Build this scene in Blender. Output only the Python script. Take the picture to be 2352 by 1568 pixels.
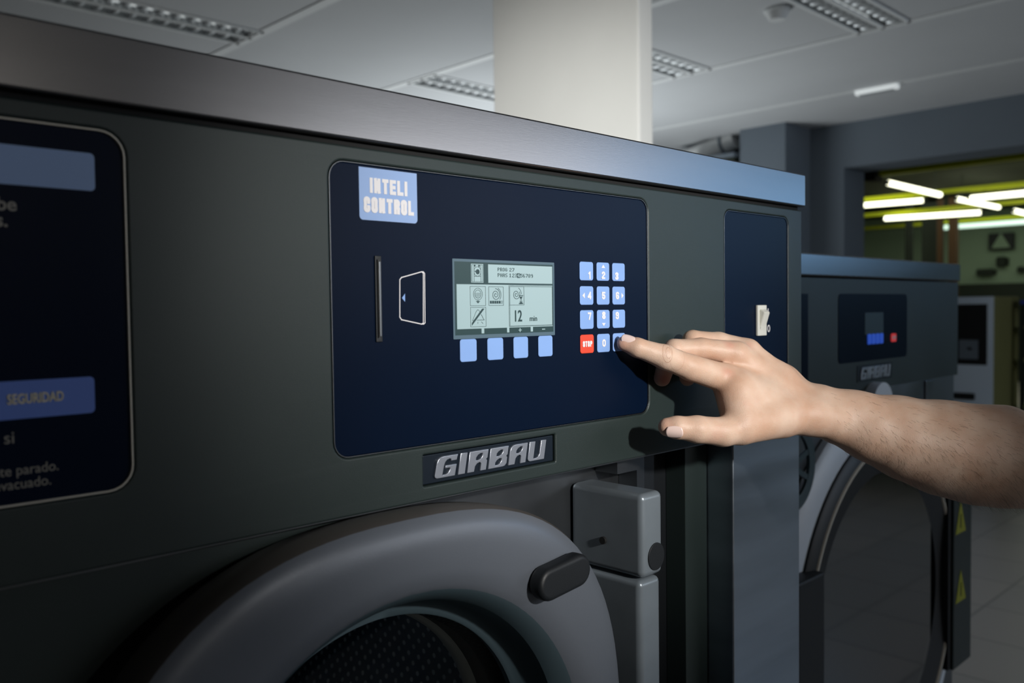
import bpy, bmesh, math, random
import numpy as np
from mathutils import Vector, Matrix

# ------------------------------------------------------------------ scene, camera, world, light
S = bpy.context.scene
for o in list(bpy.data.objects):
    bpy.data.objects.remove(o)
COL = S.collection
random.seed(4)

# axes: X along the machine fronts, +Y into the machines, Z up; the eye is at Z = 0, the floor at Z = -1.45
FZ = -1.45
CZ = 1.25
FOC = 2008.0
CAM = np.array([0.0, -0.5, 0.0])
RM = np.array([[0.71633166, -0.03470599, 0.6968963],
               [-0.69764479, -0.01747822, 0.71623059],
               [-0.01267699, -0.99924472, -0.03673266]])     # world = RM @ (right, down, forward)


def seen(px, py, x=None, y=None, z=None):
    """point of a real plane X=x, Y=y or Z=z measured at a photograph pixel"""
    r = RM @ np.array([(px - 1176) / FOC, (py - 784) / FOC, 1.0])
    if x is not None:
        t = (x - CAM[0]) / r[0]
    elif y is not None:
        t = (y - CAM[1]) / r[1]
    else:
        t = (z - CAM[2]) / r[2]
    return CAM + r * t


cd = bpy.data.cameras.new('camera')
cam = bpy.data.objects.new('camera', cd)
COL.objects.link(cam)
cd.sensor_width = 36.0
cd.lens = 36.0 * FOC / 2352
cd.clip_start = 0.02
cd.clip_end = 100
R3 = Matrix(((RM[0][0], -RM[0][1], -RM[0][2]), (RM[1][0], -RM[1][1], -RM[1][2]), (RM[2][0], -RM[2][1], -RM[2][2])))
cam.matrix_world = Matrix.Translation(Vector(CAM)) @ R3.to_4x4()
S.camera = cam
cd.dof.use_dof = True
cd.dof.focus_distance = 0.76
cd.dof.aperture_fstop = 7.0

w = bpy.data.worlds.new('world')
S.world = w
w.use_nodes = True
w.node_tree.nodes['Background'].inputs[0].default_value = (0.55, 0.68, 0.8, 1)
w.node_tree.nodes['Background'].inputs[1].default_value = 0.007

S.view_settings.view_transform = 'Standard'
S.view_settings.look = 'None'
S.view_settings.gamma = 1
S.view_settings.use_curve_mapping = False
S.view_settings.exposure = 0.0


def aim(o, loc, target):
    o.location = loc
    o.rotation_euler = (Vector(target) - Vector(loc)).to_track_quat('-Z', 'Y').to_euler()


def area(name, loc, target, sx, sy, power, color, spread=180):
    l = bpy.data.lights.new(name, 'AREA')
    l.shape = 'RECTANGLE'
    l.size, l.size_y = sx, sy
    l.energy = power
    l.color = color
    l.spread = math.radians(spread)
    o = bpy.data.objects.new(name, l)
    COL.objects.link(o)
    aim(o, loc, target)
    return o


def spot(name, loc, target, power, color, angle, blend, radius):
    l = bpy.data.lights.new(name, 'SPOT')
    l.energy = power
    l.color = color
    l.spot_size = math.radians(angle)
    l.spot_blend = blend
    l.shadow_soft_size = radius
    o = bpy.data.objects.new(name, l)
    COL.objects.link(o)
    aim(o, loc, target)
    return o


# lamp above the person's shoulder that lights the keypad and the hand
spot('key_spot', (0.42, -1.35, 0.32), (0.61, 0.0, 0.02), 87, (1.0, 0.97, 0.93), 35, 1.0, 0.03)
# daylight of the shop windows (street side, to the right)
area('street_window_light', (5.8, -3.05, 0.78), (1.0, -0.4, 0.1), 2.4, 0.9, 15, (0.30, 0.60, 1.0))
area('front_window_light', (3.62, -4.9, 0.80), (1.6, 1.0, 0.5), 4.35, 0.84, 50, (0.96, 0.97, 1.0))
area('front_dim_light', (0.45, -4.9, 0.85), (0.4, 0.0, 0.3), 1.9, 0.75, 5.2, (1.0, 0.93, 0.84))  # added warm light, brightens the left end of the trim's reflection
area('hall_fill_light', (14.0, 3.5, 1.70), (14.0, 3.5, 0.0), 6.0, 5.0, 70, (0.93, 1.0, 0.80))  # added area light carrying most of the hall tubes' output
area('ceiling_uplight', (4.0, 3.5, -0.3), (3.8, 3.1, 1.25), 1.2, 1.0, 34, (0.92, 0.98, 1.0))  # added uplight hidden behind the machines, brightens the ceiling
spot('column_spot', (-0.5, -0.75, 0.95), (2.3, 1.66, 0.34), 560, (0.98, 1.0, 0.97), 30, 1.0, 0.3)  # added spot that brightens the white column


# ------------------------------------------------------------------ materials
def lin(r, g, b):
    f = lambda c: (c / 255 / 12.92) if c / 255 <= 0.04045 else ((c / 255 + 0.055) / 1.055) ** 2.4
    return (f(r), f(g), f(b), 1)


def mat(name, col, rough=0.5, metal=0.0, emit=None, estr=0.0, noise=0.0, nscale=30, bump=0.0, bscale=200,
        stretch=None, spec=0.5, coat=0.0):
    m = bpy.data.materials.new(name)
    m.use_nodes = True
    nt = m.node_tree
    b = nt.nodes['Principled BSDF']
    b.inputs['Base Color'].default_value = col
    b.inputs['Roughness'].default_value = rough
    b.inputs['Metallic'].default_value = metal
    b.inputs['Specular IOR Level'].default_value = spec
    b.inputs['Coat Weight'].default_value = coat
    if emit:
        b.inputs['Emission Color'].default_value = emit
        b.inputs['Emission Strength'].default_value = estr
    if noise or bump:
        tc = nt.nodes.new('ShaderNodeTexCoord')
        mp = nt.nodes.new('ShaderNodeMapping')
        nt.links.new(tc.outputs['Object'], mp.inputs['Vector'])
        if stretch:
            mp.inputs['Scale'].default_value = stretch
    if noise:
        n = nt.nodes.new('ShaderNodeTexNoise')
        n.inputs['Scale'].default_value = nscale
        n.inputs['Detail'].default_value = 4
        nt.links.new(mp.outputs[0], n.inputs['Vector'])
        cr = nt.nodes.new('ShaderNodeMapRange')
        cr.inputs['From Min'].default_value = 0.3
        cr.inputs['From Max'].default_value = 0.7
        cr.inputs['To Min'].default_value = 1 - noise
        cr.inputs['To Max'].default_value = 1 + noise
        nt.links.new(n.outputs['Fac'], cr.inputs['Value'])
        mx = nt.nodes.new('ShaderNodeMix')
        mx.data_type = 'RGBA'
        mx.blend_type = 'MULTIPLY'
        mx.inputs[0].default_value = 1
        mx.inputs[6].default_value = col
        nt.links.new(cr.outputs[0], mx.inputs[7])
        nt.links.new(mx.outputs[2], b.inputs['Base Color'])
        rr = nt.nodes.new('ShaderNodeMath')
        rr.operation = 'MULTIPLY'
        rr.inputs[1].default_value = rough
        nt.links.new(cr.outputs[0], rr.inputs[0])
        nt.links.new(rr.outputs[0], b.inputs['Roughness'])
    if bump:
        n2 = nt.nodes.new('ShaderNodeTexNoise')
        n2.inputs['Scale'].default_value = bscale
        n2.inputs['Detail'].default_value = 3
        nt.links.new(mp.outputs[0], n2.inputs['Vector'])
        bp = nt.nodes.new('ShaderNodeBump')
        bp.inputs['Strength'].default_value = bump
        bp.inputs['Distance'].default_value = 0.001
        nt.links.new(n2.outputs['Fac'], bp.inputs['Height'])
        nt.links.new(bp.outputs[0], b.inputs['Normal'])
    return m


M = {}
M['fascia'] = mat('fascia_paint', lin(43, 54, 53), 0.42, 0.15, noise=0.05, nscale=8, bump=0.12, bscale=1500)
M['film'] = mat('navy_film', lin(7, 21, 42), 0.33, 0.0, noise=0.04, nscale=6, spec=0.09)
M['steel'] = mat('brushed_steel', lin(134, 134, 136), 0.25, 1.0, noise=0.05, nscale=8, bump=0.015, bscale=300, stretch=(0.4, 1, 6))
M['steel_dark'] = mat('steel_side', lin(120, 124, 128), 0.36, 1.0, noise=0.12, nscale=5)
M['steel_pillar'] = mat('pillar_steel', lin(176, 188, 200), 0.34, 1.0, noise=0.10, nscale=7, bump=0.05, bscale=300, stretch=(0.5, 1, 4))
M['hinge'] = mat('hinge_metal', lin(132, 142, 150), 0.34, 0.4, noise=0.06, nscale=30)
M['edge'] = mat('edge_highlight_paint', lin(226, 220, 206), 0.4, 0.1)  # pale colour standing for highlights on edges and lips
M['cabinet_white'] = mat('cabinet_white', lin(214, 228, 242), 0.4)
M['gap'] = mat('shadow_gap_rubber', lin(12, 13, 13), 0.8)
M['black'] = mat('black_plastic', lin(20, 24, 28), 0.5, bump=0.1, bscale=900)
M['key_blue'] = mat('blue_key', lin(140, 178, 238), 0.42, noise=0.03, nscale=40)
M['key_red'] = mat('red_key', lin(236, 76, 48), 0.42)
M['badge'] = mat('pale_blue_print', lin(150, 180, 228), 0.4)
M['badge_dark'] = mat('mid_blue_print', lin(100, 132, 215), 0.4)
M['white_ink'] = mat('white_ink', lin(238, 236, 238), 0.5)
M['grey_ink'] = mat('grey_ink', lin(150, 146, 138), 0.5)
M['cream_ink'] = mat('cream_ink', lin(225, 215, 185), 0.5)
M['lcd'] = mat('lcd_glass', lin(158, 182, 186), 0.3, emit=lin(166, 196, 200), estr=0.14)
M['lcd_dark'] = mat('lcd_dark', lin(38, 66, 68), 0.35)
M['lcd_frame'] = mat('lcd_frame', lin(84, 108, 122), 0.4)
M['chrome'] = mat('satin_chrome', lin(205, 212, 225), 0.28, 0.75, noise=0.02, nscale=50)
M['logo_face'] = mat('logo_face', lin(165, 182, 210), 0.4, 0.3)
M['plate'] = mat('logo_plate', lin(14, 26, 38), 0.35)
M['door'] = mat('door_plastic', lin(104, 110, 119), 0.36, 0.2, noise=0.03, nscale=5, bump=0.05, bscale=700)
M['rim'] = mat('door_rim', lin(92, 88, 84), 0.45, 0.3)
M['funnel'] = mat('door_funnel', lin(82, 100, 108), 0.3, 0.2)
M['switch'] = mat('white_switch', lin(238, 238, 228), 0.4)
M['ceiling'] = mat('ceiling_tile', lin(196, 198, 200), 0.9, noise=0.02, nscale=3)
M['ceiling_bar'] = mat('ceiling_bar', lin(226, 228, 228), 0.6)
M['column'] = mat('column_paint', lin(236, 234, 230), 0.85, noise=0.02, nscale=3)
M['wall'] = mat('grey_wall', lin(108, 118, 128), 0.8, noise=0.04, nscale=2)
M['wall_white'] = mat('white_wall', lin(200, 202, 202), 0.85)
M['wall_brown'] = mat('brown_wall', lin(96, 84, 72), 0.85)
M['louvre'] = mat('louvre_metal', lin(215, 218, 220), 0.45, 0.5)
M['louvre_dark'] = mat('louvre_inside', lin(150, 154, 156), 0.5)
M['tube_dim'] = mat('tube_dim', lin(240, 244, 244), 0.4, emit=lin(240, 246, 246), estr=0.4)
M['tube'] = mat('tube_lit', lin(255, 255, 250), 0.4, emit=(1.0, 1.0, 0.74, 1), estr=3.2)
M['tube_green'] = mat('tube_lit_cool', lin(235, 255, 245), 0.4, emit=(0.62, 0.86, 0.72, 1), estr=1.2)
M['yellow'] = mat('yellow_trunking', lin(196, 204, 14), 0.5, noise=0.06, nscale=3)
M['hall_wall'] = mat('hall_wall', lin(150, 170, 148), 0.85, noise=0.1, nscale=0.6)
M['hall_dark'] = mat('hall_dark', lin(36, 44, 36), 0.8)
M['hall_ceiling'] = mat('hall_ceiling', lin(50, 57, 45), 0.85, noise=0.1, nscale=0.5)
M['rust'] = mat('orange_post', lin(70, 44, 16), 0.7)
M['olive'] = mat('olive_paint', lin(146, 146, 96), 0.6, noise=0.06, nscale=3)
M['white_metal'] = mat('white_enamel', lin(226, 236, 248), 0.4)
M['warn'] = mat('warning_yellow', lin(150, 152, 22), 0.5)
M['blue'] = mat('blue_paint', lin(40, 60, 170), 0.5)
M['lcd_grey'] = mat('dim_display', lin(44, 66, 74), 0.4)
M['key_blue_far'] = mat('bright_blue_key', lin(60, 110, 240), 0.4, emit=lin(50, 100, 235), estr=0.25)  # added glow keeps the far keys bright, they are no lamps
M['key_red_far'] = mat('bright_red_key', lin(240, 70, 70), 0.4, emit=lin(240, 60, 60), estr=0.3)  # same added glow for the far stop key

# floor: large tiles
m = bpy.data.materials.new('floor_tiles')
m.use_nodes = True
nt = m.node_tree
b = nt.nodes['Principled BSDF']
tc = nt.nodes.new('ShaderNodeTexCoord')
br = nt.nodes.new('ShaderNodeTexBrick')
br.offset = 0
br.inputs['Scale'].default_value = 1.0
br.inputs['Color1'].default_value = lin(186, 178, 170)
br.inputs['Color2'].default_value = lin(172, 167, 162)
br.inputs['Mortar'].default_value = lin(140, 136, 132)
br.inputs['Mortar Size'].default_value = 0.006
br.inputs['Brick Width'].default_value = 0.45
br.inputs['Row Height'].default_value = 0.45
nt.links.new(tc.outputs['Object'], br.inputs['Vector'])
nt.links.new(br.outputs['Color'], b.inputs['Base Color'])
b.inputs['Roughness'].default_value = 0.35
M['floor'] = m

# door glass
def glassmat(name, tint, mixf, rough=0.02):
    m = bpy.data.materials.new(name)
    m.use_nodes = True
    nt = m.node_tree
    nt.nodes.clear()
    out = nt.nodes.new('ShaderNodeOutputMaterial')
    tr = nt.nodes.new('ShaderNodeBsdfTransparent')
    tr.inputs[0].default_value = tint
    gl = nt.nodes.new('ShaderNodeBsdfGlossy')
    gl.inputs['Color'].default_value = (1, 1, 1, 1)
    gl.inputs['Roughness'].default_value = rough
    lw = nt.nodes.new('ShaderNodeLayerWeight')
    lw.inputs['Blend'].default_value = 0.5
    pw = nt.nodes.new('ShaderNodeMath')
    pw.operation = 'POWER'
    pw.inputs[1].default_value = 4.0
    nt.links.new(lw.outputs['Facing'], pw.inputs[0])
    ad = nt.nodes.new('ShaderNodeMath')
    ad.operation = 'MULTIPLY_ADD'
    ad.inputs[1].default_value = 0.7
    ad.inputs[2].default_value = mixf
    nt.links.new(pw.outputs[0], ad.inputs[0])
    mx = nt.nodes.new('ShaderNodeMixShader')
    nt.links.new(ad.outputs[0], mx.inputs[0])
    nt.links.new(tr.outputs[0], mx.inputs[1])
    nt.links.new(gl.outputs[0], mx.inputs[2])
    nt.links.new(mx.outputs[0], out.inputs[0])
    return m


M['glass'] = glassmat('door_glass', (0.88, 0.94, 0.97, 1), 0.02)
M['glass_dark'] = glassmat('dark_door_glass', (0.03, 0.045, 0.06, 1), 0.20, 0.04)

# perforated drum: rows of dimples round the drum, their glints painted as white dots
m = bpy.data.materials.new('perforated_drum')
m.use_nodes = True
nt = m.node_tree
b = nt.nodes['Principled BSDF']
tc = nt.nodes.new('ShaderNodeTexCoord')
sp = nt.nodes.new('ShaderNodeSeparateXYZ')
nt.links.new(tc.outputs['Object'], sp.inputs[0])


def mth(op, a, bb=None, c=None):
    n = nt.nodes.new('ShaderNodeMath')
    n.operation = op
    for i, v in enumerate((a, bb, c)):
        if v is None:
            continue
        if isinstance(v, (int, float)):
            n.inputs[i].default_value = v
        else:
            nt.links.new(v, n.inputs[i])
    return n.outputs[0]


ang = mth('MULTIPLY', mth('ARCTAN2', sp.outputs[0], sp.outputs[2]), 0.26 / 0.019)
yy = mth('DIVIDE', sp.outputs[1], 0.019)
u = mth('ADD', ang, yy)
v = mth('SUBTRACT', ang, yy)
du = mth('SUBTRACT', mth('FRACT', u), 0.5)
dv = mth('SUBTRACT', mth('FRACT', v), 0.5)
rr = mth('SQRT', mth('ADD', mth('MULTIPLY', du, du), mth('MULTIPLY', dv, dv)))
dot = mth('LESS_THAN', rr, 0.21)
dot = mth('MULTIPLY', dot, mth('GREATER_THAN', sp.outputs[1], 0.05))
mx = nt.nodes.new('ShaderNodeMix')
mx.data_type = 'RGBA'
mx.inputs[6].default_value = lin(74, 96, 118)
mx.inputs[7].default_value = lin(250, 252, 250)
nt.links.new(dot, mx.inputs[0])
nt.links.new(mx.outputs[2], b.inputs['Base Color'])
b.inputs['Metallic'].default_value = 0.1
b.inputs['Roughness'].default_value = 0.4
M['drum'] = m

# skin
m = bpy.data.materials.new('skin')
m.use_nodes = True
nt = m.node_tree
b = nt.nodes['Principled BSDF']
tc = nt.nodes.new('ShaderNodeTexCoord')
n1 = nt.nodes.new('ShaderNodeTexNoise')
n1.inputs['Scale'].default_value = 32
n1.inputs['Detail'].default_value = 5
nt.links.new(tc.outputs['Object'], n1.inputs['Vector'])
cr = nt.nodes.new('ShaderNodeValToRGB')
cr.color_ramp.elements[0].position = 0.35
cr.color_ramp.elements[0].color = lin(212, 172, 146)
cr.color_ramp.elements[1].position = 0.68
cr.color_ramp.elements[1].color = lin(228, 198, 176)
nt.links.new(n1.outputs['Fac'], cr.inputs[0])


def blob(center, r0, r1, colr, src, strength, scale=(1, 1, 1)):
    """a patch of skin of its own colour (a knuckle) or painted crease shade around a point of the hand"""
    mp = nt.nodes.new('ShaderNodeMapping')
    mp.inputs['Location'].default_value = tuple(-c / 1000 * s for c, s in zip(center, scale))
    mp.inputs['Scale'].default_value = scale
    nt.links.new(tc.outputs['Object'], mp.inputs[0])
    ln = nt.nodes.new('ShaderNodeVectorMath')
    ln.operation = 'LENGTH'
    nt.links.new(mp.outputs[0], ln.inputs[0])
    mr = nt.nodes.new('ShaderNodeMapRange')
    mr.interpolation_type = 'SMOOTHSTEP'
    mr.inputs['From Min'].default_value = r0
    mr.inputs['From Max'].default_value = r1
    mr.inputs['To Min'].default_value = strength
    mr.inputs['To Max'].default_value = 0
    nt.links.new(ln.outputs['Value'], mr.inputs['Value'])
    mx = nt.nodes.new('ShaderNodeMix')
    mx.data_type = 'RGBA'
    nt.links.new(mr.outputs[0], mx.inputs[0])
    nt.links.new(src, mx.inputs[6])
    mx.inputs[7].default_value = colr
    return mx.outputs[2], ln.outputs['Value']


c = cr.outputs[0]
for cen, r, st in (((100, -26, -10), 0.010, 0.35), ((106, -2, -32), 0.009, 0.4), ((128, -4, -45), 0.009, 0.3), ((2, 0, 4), 0.014, 0.35),
                   ((44, -34, -30), 0.012, 0.7), ((72, -33, -50), 0.012, 0.7), ((40, -74, 16), 0.014, 0.4), ((82, -80, 12), 0.013, 0.3),
                   ((112, -58, -5), 0.012, 0.4)):
    c, _ = blob(cen, 0.0, r, lin(206, 122, 104), c, st)
# fine creases over the index finger's middle joint, their shade painted as darker lines
c, ln = blob((40.5, -8.5, 8), 0.0035, 0.0075, lin(196, 142, 112), c, 0.16)
for k, (ctr, rad) in enumerate((((40.5, -9, 8), 0.0062), ((41.5, -9, 8), 0.0036), ((49.5, -11, 7), 0.0100))):
    mp = nt.nodes.new('ShaderNodeMapping')
    sc = (1.35, 0.72, 0.4)
    mp.inputs['Location'].default_value = tuple(-q / 1000 * s for q, s in zip(ctr, sc))
    mp.inputs['Scale'].default_value = sc
    nt.links.new(tc.outputs['Object'], mp.inputs[0])
    l2 = nt.nodes.new('ShaderNodeVectorMath')
    l2.operation = 'LENGTH'
    nt.links.new(mp.outputs[0], l2.inputs[0])
    d = mth('ABSOLUTE', mth('SUBTRACT', l2.outputs['Value'], rad))
    f = mth('MULTIPLY', mth('LESS_THAN', d, 0.00028), (0.42, 0.34, 0.2)[k])
    mx = nt.nodes.new('ShaderNodeMix')
    mx.data_type = 'RGBA'
    nt.links.new(f, mx.inputs[0])
    nt.links.new(c, mx.inputs[6])
    mx.inputs[7].default_value = lin(158, 100, 70)
    c = mx.outputs[2]
nt.links.new(c, b.inputs['Base Color'])
b.inputs['Roughness'].default_value = 0.5
b.inputs['Subsurface Weight'].default_value = 0.12
b.inputs['Subsurface Radius'].default_value = (0.008, 0.003, 0.0015)
b.inputs['Subsurface Scale'].default_value = 0.6
n2 = nt.nodes.new('ShaderNodeTexVoronoi')
n2.inputs['Scale'].default_value = 900
nt.links.new(tc.outputs['Object'], n2.inputs['Vector'])
n3 = nt.nodes.new('ShaderNodeTexNoise')
n3.inputs['Scale'].default_value = 120
n3.inputs['Detail'].default_value = 6
nt.links.new(tc.outputs['Object'], n3.inputs['Vector'])
hh = mth('ADD', mth('MULTIPLY', n2.outputs['Distance'], 0.35), mth('MULTIPLY', n3.outputs['Fac'], 1.2))
bp = nt.nodes.new('ShaderNodeBump')
bp.inputs['Strength'].default_value = 0.35
bp.inputs['Distance'].default_value = 0.0006
nt.links.new(hh, bp.inputs['Height'])
nt.links.new(bp.outputs[0], b.inputs['Normal'])
M['skin'] = m
M['nail'] = mat('fingernail', lin(246, 218, 208), 0.28, coat=0.3)
M['hair'] = mat('dark_hair', lin(54, 36, 26), 0.6)


# ------------------------------------------------------------------ builders
def link(name, me, m, parent=None, smooth=False):
    o = bpy.data.objects.new(name, me)
    COL.objects.link(o)
    if m is not None:
        me.materials.append(M[m] if isinstance(m, str) else m)
    if parent:
        o.parent = parent
    if smooth:
        for p in me.polygons:
            p.use_smooth = True
    return o


def thing(name, label, cat, group=None, loc=(0, 0, 0)):
    o = bpy.data.objects.new(name, None)
    COL.objects.link(o)
    o.location = loc
    tag(o, label, cat, group)
    return o


def tag(o, label, cat, group=None):
    o['label'] = label
    o['category'] = cat
    if group:
        o['group'] = group
    return o


def struct(o, label=None):
    o['kind'] = 'structure'
    return o


def box(name, lo, hi, m, parent=None, bevel=0.0, seg=2, bm_only=False):
    bm = bmesh.new()
    bmesh.ops.create_cube(bm, size=1)
    for v in bm.verts:
        for i in range(3):
            v.co[i] = lo[i] if v.co[i] < 0 else hi[i]
    if bevel:
        bmesh.ops.bevel(bm, geom=bm.edges[:], offset=bevel, segments=seg, profile=0.5, affect='EDGES')
    if bm_only:
        return bm
    me = bpy.data.meshes.new(name)
    bm.to_mesh(me)
    bm.free()
    o = link(name, me, m, parent, smooth=bool(bevel))
    if bevel:
        sharp(o)
        weigh(o)
    return o


def weigh(o):
    """keep the large faces flat next to their rounded edges"""
    md = o.modifiers.new('weighted_normal', 'WEIGHTED_NORMAL')
    md.weight = 100
    md.keep_sharp = True


def sharp(o, deg=35):
    me = o.data
    bm = bmesh.new()
    bm.from_mesh(me)
    for e in bm.edges:
        if len(e.link_faces) == 2 and e.calc_face_angle(0) > math.radians(deg):
            e.smooth = False
    bm.to_mesh(me)
    bm.free()


def merge(name, bms, m, parent=None, smooth=False):
    me = bpy.data.meshes.new(name)
    out = bmesh.new()
    for x in bms:
        t = bpy.data.meshes.new('t')
        x.to_mesh(t)
        x.free()
        out.from_mesh(t)
        bpy.data.meshes.remove(t)
    out.to_mesh(me)
    out.free()
    o = link(name, me, m, parent, smooth)
    if smooth:
        sharp(o)
    return o


def rrect(x0, z0, x1, z1, r=0.0, n=6, corners=(1, 1, 1, 1)):
    """rounded rectangle loop; corners bl, br, tr, tl"""
    if r <= 0:
        return [(x0, z0), (x1, z0), (x1, z1), (x0, z1)]
    pts = []
    for i, (cx, cz, a) in enumerate(((x0 + r, z0 + r, 180), (x1 - r, z0 + r, 270), (x1 - r, z1 - r, 0), (x0 + r, z1 - r, 90))):
        if corners[i]:
            for k in range(n + 1):
                t = math.radians(a + 90 * k / n)
                pts.append((cx + r * math.cos(t), cz + r * math.sin(t)))
        else:
            pts.append([(x0, z0), (x1, z0), (x1, z1), (x0, z1)][i])
    return pts


def circ(cx, cz, r, n=64, rz=None, a0=0, a1=360):
    rz = rz or r
    full = abs(a1 - a0 - 360) < 1e-6
    k = n if full else n + 1
    return [(cx + r * math.cos(math.radians(a0 + (a1 - a0) * i / n)), cz + rz * math.sin(math.radians(a0 + (a1 - a0) * i / n))) for i in range(k)]


def cap(cx, cz, hw, hh, ang=0, n=12):
    """stadium loop, long half-length hw, radius hh, turned by ang degrees"""
    pts = []
    for s, a in ((1, -90), (-1, 90)):
        for k in range(n + 1):
            t = math.radians(a + 180 * k / n)
            pts.append((s * (hw - hh) + hh * math.cos(t), hh * math.sin(t)))
    ca, sa = math.cos(math.radians(ang)), math.sin(math.radians(ang))
    return [(cx + x * ca - z * sa, cz + x * sa + z * ca) for x, z in pts]


def sheet(name, loops, y, depth, m, parent=None, bevel=0.0, bres=2):
    """a plate facing -Y: outline loops (holes allowed) in X,Z; front face at Y=y, depth thick going into +Y"""
    cu = bpy.data.curves.new(name, 'CURVE')
    cu.dimensions = '2D'
    cu.fill_mode = 'BOTH'
    for lp in loops:
        s = cu.splines.new('POLY')
        s.points.add(len(lp) - 1)
        for p, (a, bb) in zip(s.points, lp):
            p.co = (a, bb, 0, 1)
        s.use_cyclic_u = True
    cu.extrude = max(depth / 2 - bevel, 1e-5)
    cu.bevel_depth = bevel
    cu.bevel_resolution = bres
    cu.offset = -bevel
    t = bpy.data.objects.new('t', cu)
    COL.objects.link(t)
    bpy.context.view_layer.update()
    dg = bpy.context.evaluated_depsgraph_get()
    me = bpy.data.meshes.new_from_object(t.evaluated_get(dg))
    bpy.data.objects.remove(t)
    bpy.data.curves.remove(cu)
    for v in me.vertices:
        x, z, d = v.co
        v.co = (x, y + depth / 2 - d, z)
    me.name = name
    me.materials.clear()
    bm = bmesh.new()
    bm.from_mesh(me)
    bmesh.ops.remove_doubles(bm, verts=bm.verts, dist=1e-6)
    bmesh.ops.recalc_face_normals(bm, faces=bm.faces)
    bm.to_mesh(me)
    bm.free()
    o = link(name, me, m, parent, smooth=bool(bevel))
    if bevel:
        sharp(o, 50)
        weigh(o)
    return o


def text(name, body, x, z, h, y, m, parent=None, bold=0.0, sx=1.0, align='CENTER', depth=0.0003, shear=0.0, mono=0, space=1.0):
    """lettering on a -Y facing surface; capitals h tall with their middle at x,z"""
    cu = bpy.data.curves.new(name, 'FONT')
    cu.body = body
    cu.size = 1.0
    cu.align_x = align
    cu.offset = bold
    cu.extrude = 0.01
    cu.space_character = space
    cu.resolution_u = 4
    t = bpy.data.objects.new('t', cu)
    COL.objects.link(t)
    bpy.context.view_layer.update()
    dg = bpy.context.evaluated_depsgraph_get()
    me = bpy.data.meshes.new_from_object(t.evaluated_get(dg))
    bpy.data.objects.remove(t)
    bpy.data.curves.remove(cu)
    k = h / 0.70
    for v in me.vertices:
        a, bb, d = v.co
        v.co = (x + (a * sx + shear * bb) * k, y - depth * (d + 0.01) / 0.02, z + (bb - 0.35) * k)
    me.materials.clear()
    return link(name, me, m, parent)


def joinloops(name, plates, y, depth, m, parent=None, bevel=0.0):
    """several separate plates of one printed sign or icon, as one mesh"""
    obs = [sheet('t', lp, y - 1.5e-6 * (i % 40), depth, None, None, bevel) for i, lp in enumerate(plates)]
    out = bmesh.new()
    for o in obs:
        out.from_mesh(o.data)
        me = o.data
        bpy.data.objects.remove(o)
        bpy.data.meshes.remove(me)
    me = bpy.data.meshes.new(name)
    out.to_mesh(me)
    out.free()
    return link(name, me, m, parent)


def stroke(pts, wd, closed=False):
    """thin line as quads -> list of single loops"""
    res = []
    n = len(pts)
    rng = range(n if closed else n - 1)
    for i in rng:
        a, bb = Vector(pts[i]), Vector(pts[(i + 1) % n])
        d = (bb - a)
        if d.length < 1e-9:
            continue
        d.normalize()
        nn = Vector((-d.y, d.x)) * wd / 2
        a2, b2 = a - d * wd / 2, bb + d * wd / 2
        res.append([[tuple(a2 - nn), tuple(b2 - nn), tuple(b2 + nn), tuple(a2 + nn)]])
    return res


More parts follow.
